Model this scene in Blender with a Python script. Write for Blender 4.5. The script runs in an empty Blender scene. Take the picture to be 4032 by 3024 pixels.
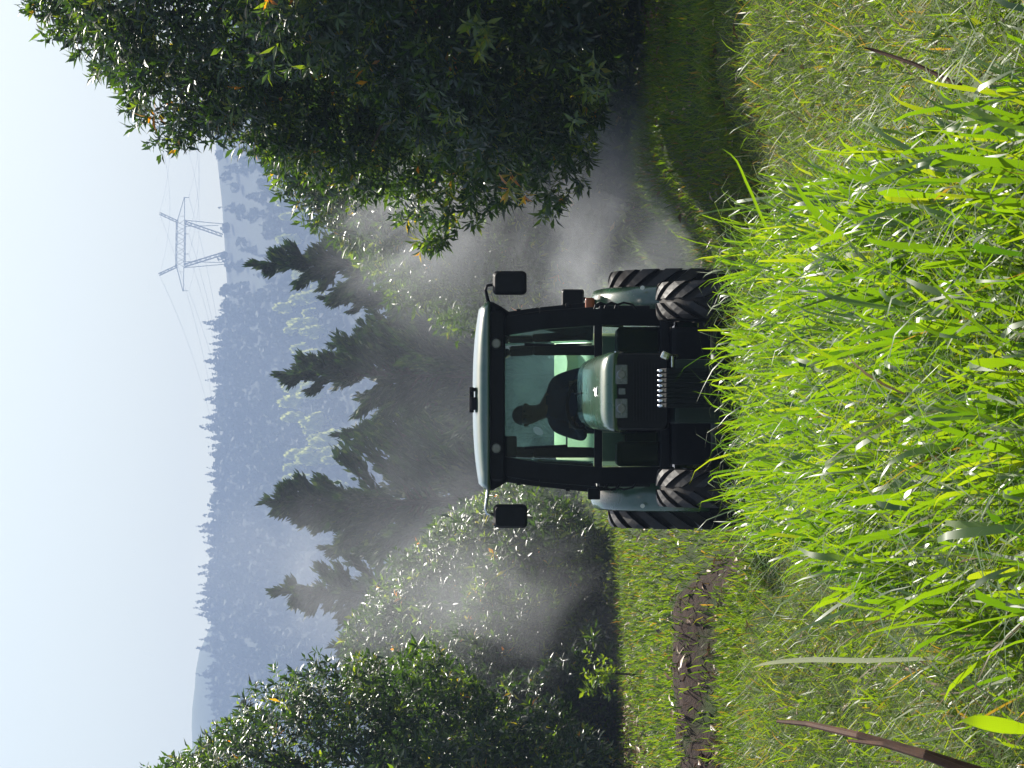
import bpy, bmesh, math, random
import numpy as np
from mathutils import Vector, Matrix

random.seed(7)
RNG = np.random.default_rng(11)
R = math.radians
PI = math.pi
SC = bpy.context.scene
COL = SC.collection

# ------------------------------------------------------------------ camera
PITCH = 0.0084
cam = bpy.data.cameras.new('camera')
cam.sensor_fit = 'HORIZONTAL'
cam.sensor_width = 36.0
cam.lens = 89.3
cam.clip_start = 0.1
cam.clip_end = 9000
camo = bpy.data.objects.new('camera', cam)
COL.objects.link(camo)
upv = Vector((0, -math.sin(PITCH), math.cos(PITCH)))
view = Vector((0, math.cos(PITCH), math.sin(PITCH)))
rot = Matrix((-upv, Vector((1, 0, 0)), -view)).transposed()      # the photo is turned: scene up lies to the left
camo.matrix_world = Matrix.Translation((0, 0, 1.9)) @ rot.to_4x4()
SC.camera = camo

# ------------------------------------------------------------------ sky, sun, exposure
SUN_EL, SUN_AZ = R(54), R(27)
w = bpy.data.worlds.new('World')
SC.world = w
w.use_nodes = True
wn = w.node_tree
wn.nodes.clear()
sky = wn.nodes.new('ShaderNodeTexSky')
sky.sky_type = 'NISHITA'
sky.sun_disc = False
sky.sun_elevation = SUN_EL
sky.sun_rotation = SUN_AZ
sky.air_density = 1.7
sky.dust_density = 3.4
sky.ozone_density = 0.0
bg = wn.nodes.new('ShaderNodeBackground')
bg.inputs['Strength'].default_value = 0.088
out = wn.nodes.new('ShaderNodeOutputWorld')
wn.links.new(sky.outputs[0], bg.inputs[0])
wn.links.new(bg.outputs[0], out.inputs[0])

sl = bpy.data.lights.new('sun', 'SUN')
sl.energy = 5.0
sl.angle = R(0.5)
sl.color = (1.0, 0.95, 0.86)
so = bpy.data.objects.new('sun', sl)
COL.objects.link(so)
sdir = Vector((math.sin(SUN_AZ) * math.cos(SUN_EL), math.cos(SUN_AZ) * math.cos(SUN_EL), math.sin(SUN_EL)))
so.rotation_euler = sdir.to_track_quat('Z', 'Y').to_euler()
so.location = (0, 0, 60)

SC.view_settings.view_transform = 'Standard'
SC.view_settings.look = 'None'
SC.view_settings.gamma = 1.0
SC.view_settings.exposure = 1.1
SC.view_settings.use_curve_mapping = False
SC.cycles.use_denoising = True
SC.cycles.max_bounces = 8
SC.cycles.transparent_max_bounces = 24
SC.cycles.diffuse_bounces = 3
SC.cycles.glossy_bounces = 3
SC.cycles.transmission_bounces = 6
SC.cycles.volume_bounces = 0
SC.cycles.volume_max_steps = 128
SC.cycles.volume_step_rate = 1.5

# ------------------------------------------------------------------ materials
class NT:
    def __init__(self, name):
        self.m = bpy.data.materials.new(name)
        self.m.use_nodes = True
        self.t = self.m.node_tree
        self.t.nodes.clear()
        self.out = self.n('ShaderNodeOutputMaterial')
    def n(self, typ, **kw):
        nd = self.t.nodes.new(typ)
        for k, v in kw.items():
            setattr(nd, k, v)
        return nd
    def l(self, a, b):
        self.t.links.new(a, b)
    def ramp(self, stops, fac=None, interp='LINEAR'):
        r = self.n('ShaderNodeValToRGB')
        cr = r.color_ramp
        cr.interpolation = interp
        while len(cr.elements) < len(stops):
            cr.elements.new(0.5)
        for e, (p, c) in zip(cr.elements, stops):
            e.position = p
            e.color = (c[0], c[1], c[2], 1) if len(c) == 3 else c
        if fac is not None:
            self.l(fac, r.inputs[0])
        return r
    def noise(self, scale, detail=4, rough=0.55, coord=None):
        nz = self.n('ShaderNodeTexNoise')
        nz.inputs['Scale'].default_value = scale
        nz.inputs['Detail'].default_value = detail
        nz.inputs['Roughness'].default_value = rough
        if coord is not None:
            self.l(coord, nz.inputs['Vector'])
        return nz

def mat_simple(name, col, rough=0.5, metal=0.0, spec=0.5, grain=0.12, gscale=18, coat=0.0, bump=0.0, crough=0.15, dust=None):
    """plain paint / rubber / metal with a little procedural wear in colour and gloss"""
    t = NT(name)
    p = t.n('ShaderNodeBsdfPrincipled')
    tc = t.n('ShaderNodeTexCoord')
    nz = t.noise(gscale, 5, 0.6, tc.outputs['Object'])
    a = tuple(max(0, c * (1 - grain)) for c in col)
    b = tuple(min(1, c * (1 + grain) + grain * 0.01) for c in col)
    r = t.ramp([(0.3, a), (0.7, b)], nz.outputs['Fac'])
    if dust:                                                         # dried spray and mud in patches
        n3 = t.noise(dust[2], 7, 0.7, tc.outputs['Object'])
        f3 = t.ramp([(0.42, (0, 0, 0)), (0.72, (dust[1],) * 3)], n3.outputs['Fac'])
        dx = t.n('ShaderNodeMix', data_type='RGBA')
        t.l(f3.outputs[0], dx.inputs['Factor'])
        t.l(r.outputs[0], dx.inputs['A'])
        dx.inputs['B'].default_value = (*dust[0], 1)
        t.l(dx.outputs['Result'], p.inputs['Base Color'])
    else:
        t.l(r.outputs[0], p.inputs['Base Color'])
    mr = t.n('ShaderNodeMapRange')
    mr.inputs['To Min'].default_value = max(0.02, rough - 0.08)
    mr.inputs['To Max'].default_value = min(1, rough + 0.10)
    t.l(nz.outputs['Fac'], mr.inputs['Value'])
    t.l(mr.outputs[0], p.inputs['Roughness'])
    p.inputs['Metallic'].default_value = metal
    p.inputs['Specular IOR Level'].default_value = spec
    p.inputs['Coat Weight'].default_value = coat
    p.inputs['Coat Roughness'].default_value = crough
    if bump:
        bp = t.n('ShaderNodeBump')
        bp.inputs['Strength'].default_value = bump
        bp.inputs['Distance'].default_value = 0.004
        t.l(nz.outputs['Fac'], bp.inputs['Height'])
        t.l(bp.outputs[0], p.inputs['Normal'])
    t.l(p.outputs[0], t.out.inputs['Surface'])
    return t.m

def mat_leaf(name, stops, trans=0.35, tcol=(1.0, 1.0, 1.0), tgain=1.6, rough=0.35, spec=0.5, attr=True):
    """thin leaf: colour by the leaf's own tone, light passing through it, waxy gloss"""
    t = NT(name)
    if attr:
        at = t.n('ShaderNodeAttribute', attribute_name='tone')
        fac = at.outputs['Fac']
    else:
        oi = t.n('ShaderNodeObjectInfo')
        fac = oi.outputs['Random']
    r = t.ramp(stops, fac)
    p = t.n('ShaderNodeBsdfPrincipled')
    p.inputs['Roughness'].default_value = rough
    p.inputs['Specular IOR Level'].default_value = spec
    t.l(r.outputs[0], p.inputs['Base Color'])
    mx = t.n('ShaderNodeMix', data_type='RGBA', blend_type='MULTIPLY')
    mx.inputs['Factor'].default_value = 1
    t.l(r.outputs[0], mx.inputs['A'])
    mx.inputs['B'].default_value = (tcol[0] * tgain, tcol[1] * tgain, tcol[2] * tgain, 1)
    tr = t.n('ShaderNodeBsdfTranslucent')
    t.l(mx.outputs['Result'], tr.inputs['Color'])
    ms = t.n('ShaderNodeMixShader')
    ms.inputs[0].default_value = trans
    t.l(p.outputs[0], ms.inputs[1])
    t.l(tr.outputs[0], ms.inputs[2])
    t.l(ms.outputs[0], t.out.inputs['Surface'])
    return t.m

def mat_glass(name, tint=(0.74, 0.86, 0.85), gloss=0.05, ior=1.45, film=0.022):
    t = NT(name)
    tr = t.n('ShaderNodeBsdfTransparent')
    tr.inputs['Color'].default_value = (*tint, 1)
    gl = t.n('ShaderNodeBsdfGlossy')
    gl.inputs['Roughness'].default_value = 0.03
    gl.inputs['Color'].default_value = (0.9, 0.95, 0.95, 1)
    fr = t.n('ShaderNodeFresnel')
    fr.inputs['IOR'].default_value = ior
    mth = t.n('ShaderNodeMath', operation='ADD')
    mth.inputs[1].default_value = gloss - 0.04
    t.l(fr.outputs[0], mth.inputs[0])
    df = t.n('ShaderNodeBsdfTranslucent')                           # translucent dust film, its teal also giving the pane a backlit glow
    df.inputs['Color'].default_value = (0.34, 0.47, 0.46, 1)
    tc = t.n('ShaderNodeTexCoord')
    nz = t.noise(6, 6, 0.65, tc.outputs['Object'])
    mr = t.n('ShaderNodeMapRange')
    mr.inputs['From Min'].default_value = 0.35
    mr.inputs['From Max'].default_value = 0.75
    mr.inputs['To Min'].default_value = 0.003
    mr.inputs['To Max'].default_value = film
    t.l(nz.outputs['Fac'], mr.inputs['Value'])
    m0 = t.n('ShaderNodeMixShader')
    t.l(mr.outputs[0], m0.inputs[0])
    t.l(tr.outputs[0], m0.inputs[1])
    t.l(df.outputs[0], m0.inputs[2])
    ms = t.n('ShaderNodeMixShader')
    t.l(mth.outputs[0], ms.inputs[0])
    t.l(m0.outputs[0], ms.inputs[1])
    t.l(gl.outputs[0], ms.inputs[2])
    t.l(ms.outputs[0], t.out.inputs['Surface'])
    return t.m

M = {}
M['green'] = mat_simple('tractor_green_paint', (0.010, 0.060, 0.024), 0.26, 0, 0.6, 0.10, 3, coat=0.8, dust=((0.11, 0.10, 0.075), 0.45, 7))
M['roofgreen'] = mat_simple('cab_roof_paint', (0.012, 0.06, 0.032), 0.20, 0, 0.6, 0.12, 4, coat=1.0, crough=0.28, dust=((0.12, 0.12, 0.10), 0.4, 6))
M['black'] = mat_simple('black_plastic', (0.004, 0.004, 0.0045), 0.5, 0, 0.15, 0.25, 25)
M['frame'] = mat_simple('black_cab_frame', (0.003, 0.0033, 0.004), 0.45, 0, 0.12, 0.2, 12)
M['rubber'] = mat_simple('tyre_rubber', (0.005, 0.0048, 0.0045), 0.7, 0, 0.2, 0.45, 14, bump=0.5, dust=((0.04, 0.03, 0.021), 0.8, 8))
M['lug'] = mat_simple('tread_rubber', (0.007, 0.0066, 0.0062), 0.5, 0, 0.28, 0.4, 20, bump=0.5, dust=((0.030, 0.022, 0.015), 0.8, 9))
M['yellow'] = mat_simple('yellow_rim_paint', (0.55, 0.36, 0.02), 0.4, 0, 0.5, 0.15, 10)
M['metal'] = mat_simple('bright_metal', (0.55, 0.56, 0.57), 0.25, 1.0, 0.5, 0.1, 20)
M['white'] = mat_simple('white_decal', (0.85, 0.85, 0.8), 0.35, 0, 0.5, 0.03, 20)
M['lens'] = mat_simple('lamp_lens', (0.10, 0.11, 0.12), 0.12, 0, 0.7, 0.3, 40, coat=0.3)
M['lensin'] = mat_simple('lamp_reflector', (0.16, 0.165, 0.17), 0.3, 0.6, 0.5, 0.2, 30)
M['orange'] = mat_simple('orange_lens', (0.30, 0.07, 0.015), 0.3, 0, 0.5, 0.2, 30)
M['weight'] = mat_simple('cast_iron_weight', (0.002, 0.004, 0.003), 0.5, 0, 0.12, 0.2, 15)
M['tank'] = mat_simple('sprayer_tank_plastic', (0.72, 0.74, 0.36), 0.45, 0, 0.5, 0.08, 4)
M['chassis'] = mat_simple('dark_green_chassis', (0.003, 0.014, 0.007), 0.5, 0, 0.3, 0.2, 8)
M['console'] = mat_simple('pale_console_plastic', (0.50, 0.52, 0.36), 0.5, 0, 0.4, 0.08, 8)
M['seat'] = mat_simple('seat_vinyl', (0.015, 0.015, 0.016), 0.6, 0, 0.3, 0.2, 30)
M['liner'] = mat_simple('cab_headliner', (0.035, 0.034, 0.034), 0.85, 0, 0.2, 0.2, 40)
M['glass'] = mat_glass('tinted_cab_glass', film=0.16)  # film raised to put a bright backlit haze into these panes
M['glassfront'] = mat_glass('tinted_windscreen_glass', (0.74, 0.86, 0.86), 0.04, 1.2)
M['glasslow'] = mat_glass('dim_lower_glass', (0.7, 0.8, 0.8), 0.045, 1.12)
M['shirt'] = mat_simple('navy_work_shirt', (0.012, 0.022, 0.05), 0.85, 0, 0.2, 0.25, 30, bump=0.3)
M['trousers'] = mat_simple('dark_trousers', (0.015, 0.016, 0.022), 0.9, 0, 0.2, 0.2, 30)
M['skin'] = mat_simple('skin', (0.11, 0.06, 0.04), 0.5, 0, 0.4, 0.1, 40)
M['hair'] = mat_simple('black_hair', (0.008, 0.007, 0.007), 0.6, 0, 0.3, 0.2, 60)
M['bark'] = mat_simple('bark', (0.055, 0.042, 0.032), 0.9, 0, 0.2, 0.45, 12, bump=0.8)
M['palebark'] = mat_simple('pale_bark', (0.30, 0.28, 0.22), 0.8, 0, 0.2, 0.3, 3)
M['steel'] = mat_simple('galvanised_steel', (0.02, 0.02, 0.022), 0.5, 0.5, 0.5, 0.15, 1)
M['wire'] = mat_simple('aluminium_wire', (0.20, 0.21, 0.23), 0.5, 0.5, 0.5, 0.1, 1)
M['dry'] = mat_simple('dry_brown_stalk', (0.075, 0.033, 0.016), 0.75, 0, 0.3, 0.4, 20, bump=0.4)

ORCH = [(0.0, (0.008, 0.020, 0.008)), (0.45, (0.019, 0.046, 0.011)), (0.72, (0.06, 0.11, 0.015)), (0.86, (0.13, 0.17, 0.015)),
        (0.93, (0.24, 0.19, 0.02)), (1.0, (0.36, 0.13, 0.015))]
M['leaf'] = mat_leaf('orchard_leaf', ORCH, 0.45, (1.5, 1.35, 0.3), 2.3, 0.33, 0.75)
M['grass'] = mat_leaf('grass_blade', [(0.0, (0.016, 0.042, 0.006)), (0.35, (0.045, 0.085, 0.007)), (0.7, (0.085, 0.125, 0.010)), (0.85, (0.085, 0.062, 0.020)),
                                      (1.0, (0.15, 0.095, 0.042))], 0.50, (1.45, 1.35, 0.30), 2.2, 0.42, 0.22)
M['broad'] = mat_leaf('broad_grass_blade', [(0.0, (0.018, 0.055, 0.008)), (0.45, (0.055, 0.115, 0.008)), (0.75, (0.085, 0.145, 0.010)), (0.9, (0.15, 0.17, 0.03)), (1.0, (0.36, 0.33, 0.20))],
                      0.50, (1.5, 1.3, 0.22), 2.3, 0.42, 1.0)
M['pine'] = mat_leaf('feathery_needles', [(0.0, (0.008, 0.026, 0.012)), (0.7, (0.020, 0.046, 0.016)), (1.0, (0.06, 0.085, 0.020))], 0.25, (1.2, 1.2, 0.5), 1.5, 0.6, 0.3)
M['forest'] = mat_leaf('forest_leaf', [(0.0, (0.011, 0.021, 0.012)), (0.6, (0.018, 0.032, 0.016)), (1.0, (0.034, 0.050, 0.020))], 0.10, (1.1, 1.2, 0.6), 1.3, 0.7, 0.2)
M['sunlitleaf'] = mat_leaf('sunlit_tone_eucalypt_leaf', [(0.0, (0.17, 0.20, 0.08)), (1.0, (0.36, 0.37, 0.17))], 0.5, (1.3, 1.3, 0.7), 1.6, 0.6, 0.2)  # leaf colour brightened to carry the sunlit look of the stand
M['paleblade'] = mat_leaf('bleached_blade', [(0.0, (0.30, 0.34, 0.24)), (1.0, (0.52, 0.54, 0.44))], 0.25, (1, 1, 0.8), 1.0, 0.3, 0.9)
M['litter'] = mat_leaf('dry_leaf', [(0.0, (0.07, 0.035, 0.018)), (0.6, (0.16, 0.085, 0.04)), (1.0, (0.34, 0.24, 0.14))], 0.1, (1, 1, 1), 1.0, 0.4, 0.6)

def mat_ground():
    t = NT('orchard_ground')
    p = t.n('ShaderNodeBsdfPrincipled')
    g = t.n('ShaderNodeNewGeometry')
    n1 = t.noise(1.3, 6, 0.6, g.outputs['Position'])
    n2 = t.noise(22, 6, 0.7, g.outputs['Position'])
    grass = t.ramp([(0.3, (0.012, 0.024, 0.005)), (0.55, (0.026, 0.042, 0.007)), (0.75, (0.050, 0.044, 0.013))], n2.outputs['Fac'])
    soil = t.ramp([(0.3, (0.014, 0.008, 0.006)), (0.6, (0.035, 0.019, 0.013)), (0.85, (0.085, 0.055, 0.036))], n2.outputs['Fac'])
    at = t.n('ShaderNodeAttribute', attribute_name='soil')
    ad = t.n('ShaderNodeMath', operation='ADD')
    t.l(at.outputs['Fac'], ad.inputs[0])
    mr = t.n('ShaderNodeMapRange')
    mr.inputs['To Min'].default_value = -0.5
    mr.inputs['To Max'].default_value = 0.5
    t.l(n1.outputs['Fac'], mr.inputs['Value'])
    t.l(mr.outputs[0], ad.inputs[1])
    cl = t.ramp([(0.35, (0, 0, 0)), (0.6, (1, 1, 1))], ad.outputs[0])
    mx = t.n('ShaderNodeMix', data_type='RGBA')
    t.l(cl.outputs[0], mx.inputs['Factor'])
    t.l(grass.outputs[0], mx.inputs['A'])
    t.l(soil.outputs[0], mx.inputs['B'])
    t.l(mx.outputs['Result'], p.inputs['Base Color'])
    p.inputs['Roughness'].default_value = 0.9
    p.inputs['Specular IOR Level'].default_value = 0.2
    bp = t.n('ShaderNodeBump')
    bp.inputs['Strength'].default_value = 0.8
    bp.inputs['Distance'].default_value = 0.03
    t.l(n2.outputs['Fac'], bp.inputs['Height'])
    t.l(bp.outputs[0], p.inputs['Normal'])
    t.l(p.outputs[0], t.out.inputs['Surface'])
    return t.m
M['ground'] = mat_ground()

def mat_hill(name, c0, c1, scale):
    t = NT(name)
    p = t.n('ShaderNodeBsdfPrincipled')
    g = t.n('ShaderNodeNewGeometry')
    n1 = t.noise(scale, 8, 0.65, g.outputs['Position'])
    r = t.ramp([(0.35, c0), (0.65, c1)], n1.outputs['Fac'])
    t.l(r.outputs[0], p.inputs['Base Color'])
    p.inputs['Roughness'].default_value = 0.95
    t.l(p.outputs[0], t.out.inputs['Surface'])
    return t.m
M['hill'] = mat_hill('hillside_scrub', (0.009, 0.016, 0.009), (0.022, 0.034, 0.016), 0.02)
M['farhill'] = mat_hill('haze_tinted_scrub', (0.04, 0.055, 0.025), (0.08, 0.10, 0.04), 0.01)  # lighter colour stands in for more haze over the farther hill

# ------------------------------------------------------------------ helpers
def link(o, parent=None):
    COL.objects.link(o)
    if parent is not None:
        o.parent = parent
    return o

def tag(o, label=None, cat=None, group=None, kind=None):
    if label: o['label'] = label
    if cat: o['category'] = cat
    if group: o['group'] = group
    if kind: o['kind'] = kind
    return o

def empty(name, loc=(0, 0, 0), rz=0.0):
    o = bpy.data.objects.new(name, None)
    o.empty_display_size = 0.2
    o.location = loc
    o.rotation_euler = (0, 0, rz)
    return link(o)

def obj(name, bm, mat, parent=None, smooth=False):
    me = bpy.data.meshes.new(name)
    bm.normal_update()
    bm.to_mesh(me)
    bm.free()
    me.materials.append(mat)
    if smooth:
        me.polygons.foreach_set('use_smooth', [True] * len(me.polygons))
    return link(bpy.data.objects.new(name, me), parent)

def np_mesh(name, verts, faces, mat, tone=None, smooth=False, parent=None, attr='tone', link_it=True):
    """verts (N,3), faces (F,k) with k fixed (or a list of such arrays)"""
    me = bpy.data.meshes.new(name)
    if not isinstance(faces, list):
        faces = [faces]
    nv = len(verts)
    me.vertices.add(nv)
    me.vertices.foreach_set('co', np.ascontiguousarray(verts, dtype=np.float32).ravel())
    idx = np.concatenate([f.ravel() for f in faces]).astype(np.int32)
    tot = np.concatenate([np.full(len(f), f.shape[1], dtype=np.int32) for f in faces])
    st = np.concatenate([[0], np.cumsum(tot)[:-1]]).astype(np.int32)
    me.loops.add(len(idx))
    me.loops.foreach_set('vertex_index', idx)
    me.polygons.add(len(tot))
    me.polygons.foreach_set('loop_start', st)
    me.polygons.foreach_set('loop_total', tot)
    if smooth:
        me.polygons.foreach_set('use_smooth', np.ones(len(tot), dtype=bool))
    me.update(calc_edges=True)
    if tone is not None:
        a = me.attributes.new(attr, 'FLOAT', 'POINT')
        a.data.foreach_set('value', np.ascontiguousarray(tone, dtype=np.float32))
    me.materials.append(mat)
    if not link_it:
        return me
    return link(bpy.data.objects.new(name, me), parent)

def box(bm, c, s, bevel=0.0, rot=None, seg=2):
    r = bmesh.ops.create_cube(bm, size=1.0)
    vs = r['verts']
    m = Matrix.Diagonal((s[0], s[1], s[2], 1))
    if rot is not None:
        m = rot.to_4x4() @ m
    m = Matrix.Translation(c) @ m
    bmesh.ops.transform(bm, matrix=m, verts=vs)
    if bevel > 0:
        es = list({e for v in vs for e in v.link_edges})
        bmesh.ops.bevel(bm, geom=es, offset=bevel, segments=seg, affect='EDGES', profile=0.7)
    return bm

def newbox(c, s, bevel=0.0, rot=None, seg=2):
    return box(bmesh.new(), c, s, bevel, rot, seg)

def tube(bm, pts, rad, n=8, caps=True):
    """swept tube through pts; rad a number or list"""
    pts = [Vector(p) for p in pts]
    if not hasattr(rad, '__len__'):
        rad = [rad] * len(pts)
    rings = []
    up = Vector((0, 0, 1))
    for i, p in enumerate(pts):
        d = (pts[min(i + 1, len(pts) - 1)] - pts[max(i - 1, 0)]).normalized()
        a = d.cross(up)
        if a.length < 1e-3:
            a = d.cross(Vector((1, 0, 0)))
        a.normalize()
        b = d.cross(a).normalized()
        rings.append([bm.verts.new(p + (a * math.cos(2 * PI * k / n) + b * math.sin(2 * PI * k / n)) * rad[i]) for k in range(n)])
    for r0, r1 in zip(rings, rings[1:]):
        for k in range(n):
            bm.faces.new((r0[k], r0[(k + 1) % n], r1[(k + 1) % n], r1[k]))
    if caps:
        bm.faces.new(rings[0][::-1])
        bm.faces.new(rings[-1])
    return bm

def loft(bm, rings, caps=True):
    """join closed rings of points"""
    vr = [[bm.verts.new(p) for p in r] for r in rings]
    n = len(vr[0])
    for a, b in zip(vr, vr[1:]):
        for k in range(n):
            bm.faces.new((a[k], a[(k + 1) % n], b[(k + 1) % n], b[k]))
    if caps:
        bm.faces.new(vr[0][::-1])
        bm.faces.new(vr[-1])
    bmesh.ops.recalc_face_normals(bm, faces=bm.faces[:])
    return bm

def lathe_x(bm, prof, n=40):
    """prof: closed list of (x, r) spun about the X axis"""
    rings = [[bm.verts.new((x, r * math.cos(2 * PI * k / n), r * math.sin(2 * PI * k / n))) for k in range(n)] for x, r in prof]
    for a, b in zip(rings, rings[1:] + rings[:1]):
        for k in range(n):
            bm.faces.new((a[k], a[(k + 1) % n], b[(k + 1) % n], b[k]))
    bmesh.ops.recalc_face_normals(bm, faces=bm.faces[:])
    return bm

def bar(bm, p0, p1, wx, wy):
    """rectangular bar between two points (section wx by wy)"""
    p0, p1 = Vector(p0), Vector(p1)
    d = (p1 - p0)
    q = d.to_track_quat('Z', 'Y').to_matrix()
    return box(bm, (p0 + p1) / 2, (wx, wy, d.length), min(wx, wy) * 0.2, q, 1)

def smooth01(a, b, x):
    t = np.clip((x - a) / (b - a), 0, 1)
    return t * t * (3 - 2 * t)

def wob(x, y, s=1.0, ph=0.0):
    """cheap smooth value noise about -1..1"""
    return (np.sin(1.7 * x * s + 2.3 * np.sin(0.9 * y * s + ph) + ph) + np.sin(2.3 * y * s + 1.9 * np.sin(1.1 * x * s - ph) + 2 * ph)
            + 0.6 * np.sin(3.9 * x * s - 3.1 * y * s + ph)) / 2.6

def unit(v):
    return v / np.maximum(np.linalg.norm(v, axis=-1, keepdims=True), 1e-9)

# ------------------------------------------------------------------ ground
def gh(x, y):
    x = np.asarray(x, float); y = np.asarray(y, float)
    edge = 22.0 + 0.5 * wob(x, y * 0.2, 0.8, 1.0) + 1.1 * np.clip((x + 4.2), -2.0, 3.0) * 0.35
    left = smooth01(-1.3, -2.1, x) * (0.26 * smooth01(11, 17, y) + 0.34 * smooth01(edge - 0.6, edge + 0.3, y))
    right = 0.62 * smooth01(1.2, 2.5, x) * smooth01(15.5, 22.0, y)
    fore = 0.30 * (1 - smooth01(8, 14, y))
    bumps = (0.03 * wob(x, y, 1.3, 0.4) + 0.018 * wob(x, y, 4.1, 2.2)) * (1 - 0.6 * smooth01(24, 30, y))
    bumps = bumps + left * 0.12 * wob(x, y, 7.0, 1.0) * smooth01(edge + 1.0, edge - 0.4, y)
    fade = 1 - smooth01(70, 120, y)
    return (left + right) * fade + fore + bumps

def soilmask(x, y):
    x = np.asarray(x, float); y = np.asarray(y, float)
    edge = 22.0 + 0.5 * wob(x, y * 0.2, 0.8, 1.0) + 1.1 * np.clip((x + 4.2), -2.0, 3.0) * 0.35
    band = smooth01(edge - 1.6, edge - 0.7, y) * (1 - smooth01(edge + 0.1, edge + 0.9, y)) * smooth01(-1.0, -1.7, x)
    track = 0.1 * smooth01(1.4, 1.0, np.abs(x)) * smooth01(18, 21, y) * (1 - smooth01(60, 80, y))
    under = 0.75 * (smooth01(3.2, 4.4, x) + smooth01(-3.6, -4.6, x)) * smooth01(21, 24, y) * (1 - smooth01(60, 90, y))
    band = band * (0.75 + 0.45 * wob(x, y, 3.1, 0.9))
    return np.clip(np.maximum(np.maximum(band, track), under), 0, 1)

def grid_mesh(name, xs, ys, zf, mat, soil=None):
    X, Y = np.meshgrid(xs, ys)
    Z = zf(X, Y)
    v = np.stack([X, Y, Z], -1).reshape(-1, 3)
    nx, ny = len(xs), len(ys)
    i = np.arange(ny - 1)[:, None] * nx + np.arange(nx - 1)[None, :]
    f = np.stack([i, i + 1, i + nx + 1, i + nx], -1).reshape(-1, 4)
    tone = soil(X, Y).ravel() if soil is not None else None
    return np_mesh(name, v, f, mat, tone, True, attr='soil')

def grow(a, b, n):
    return np.sign(b - a) * (np.geomspace(1, abs(b - a) + 1, n) - 1)[1:] + a
xs = np.concatenate([grow(-9, -1900, 24)[::-1], np.arange(-9, 9.01, 0.15), grow(9, 1900, 24)])
ys = np.concatenate([grow(3, -260, 14)[::-1], np.arange(3, 46.01, 0.15), grow(46, 722, 40)])
ground = grid_mesh('ground', xs, ys, gh, M['ground'], soilmask)
tag(ground, kind='structure')

# far hillside: v is the picture row (photo pixels) that the slope should reach at depth y
RIDGE_X = np.array([-420, -260, -200, -165, -140, -100, -70, -30, 0, 42, 75, 110, 150, 260, 420], float)
RIDGE_V = np.array([890, 890, 882, 868, 856, 850, 862, 876, 884, 893, 885, 868, 846, 830, 830], float)
def hill_z(x, y):
    t = np.clip((y - 700) / 800.0, 0, None)
    rv = np.interp(x * 1500.0 / np.maximum(y, 1), RIDGE_X, RIDGE_V)
    top = 1.9 + (2100 - rv) * 0.15
    f = np.where(t < 1, 0.18 * t + 0.82 * smooth01(-0.35, 1.0, t) * t, 1 - 0.5 * (t - 1))
    return top * f - 0.6 + 2.0 * wob(x, y, 0.02, 0.3) * np.clip(t, 0, 1)
hx = np.linspace(-1900, 1900, 160)
hy = np.concatenate([np.linspace(700, 1500, 60), np.linspace(1510, 1570, 6)])
hill = grid_mesh('hillside', hx, hy, hill_z, M['hill'])
tag(hill, kind='structure')

def far_z(x, y):
    t = np.clip((y - 1590) / 160.0, 0, 1)
    u = 1512 + 10000 * x / 1750.0
    rv = np.interp(u, [-1500, -300, 0, 300, 420, 520, 700, 1000, 4000], [720, 740, 752, 762, 775, 812, 880, 960, 1100])
    rv = rv + 3.5 * np.sin(x * 0.14) + 3 * np.sin(x * 0.35 + 1)
    return (1.9 + (2100 - rv) * 0.175) * (0.55 + 0.45 * smooth01(0, 1, t)) - 60 * np.clip((y - 1755) / 60, 0, 1)
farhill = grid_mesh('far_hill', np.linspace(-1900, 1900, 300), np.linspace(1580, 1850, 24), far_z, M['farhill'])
tag(farhill, kind='structure')

# ------------------------------------------------------------------ spray foliage for far trees
def spray_faces(n, centre, out, size, up=0.0, elong=1.6):
    """n leafy triangles-pairs (quads): centre (n,3), out (n,3) facing, size (n,)"""
    a = unit(out + RNG.normal(0, 0.5, (n, 3)))
    h = unit(np.cross(a, RNG.normal(0, 1, (n, 3))))
    h[:, 2] += up
    h = unit(h)
    k = unit(np.cross(a, h))
    s = size[:, None]
    v = np.stack([centre - h * s * elong * 0.5, centre + k * s * 0.5, centre + h * s * elong * 0.5, centre - k * s * 0.5], 1)
    f = np.arange(n * 4).reshape(n, 4)
    return v.reshape(-1, 3), f

def conifer_sprays(h, r, n, size):
    z = h * (1 - np.sqrt(RNG.uniform(0.0, 0.95, n)))
    tiers = 0.75 + 0.35 * np.abs(np.sin(z / h * 9 * PI / 2 + RNG.uniform(0, 1)))
    ang = RNG.uniform(0, 2 * PI, n)
    rad = r * (1 - z / h) ** 0.9 * tiers * np.sqrt(RNG.uniform(0.15, 1, n))
    c = np.stack([rad * np.cos(ang), rad * np.sin(ang), z], -1)
    o = np.stack([np.cos(ang), np.sin(ang), 0.5 + 0 * ang], -1)
    return spray_faces(n, c, o, size * (0.45 + 0.8 * (1 - z / h)) * RNG.uniform(0.7, 1.3, n), 0.5)

def round_sprays(h, r, n, size):
    d = unit(RNG.normal(0, 1, (n, 3)))
    c = d * np.array([r, r, h * 0.38]) * (RNG.uniform(0.5, 1, (n, 1)) ** 0.5) * (1 + 0.2 * np.sin(5 * d[:, :1] + 3 * d[:, 2:]))
    c[:, 2] += h * 0.62
    return spray_faces(n, c, d, size * RNG.uniform(0.6, 1.3, n), 0.1, 1.2)

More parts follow.
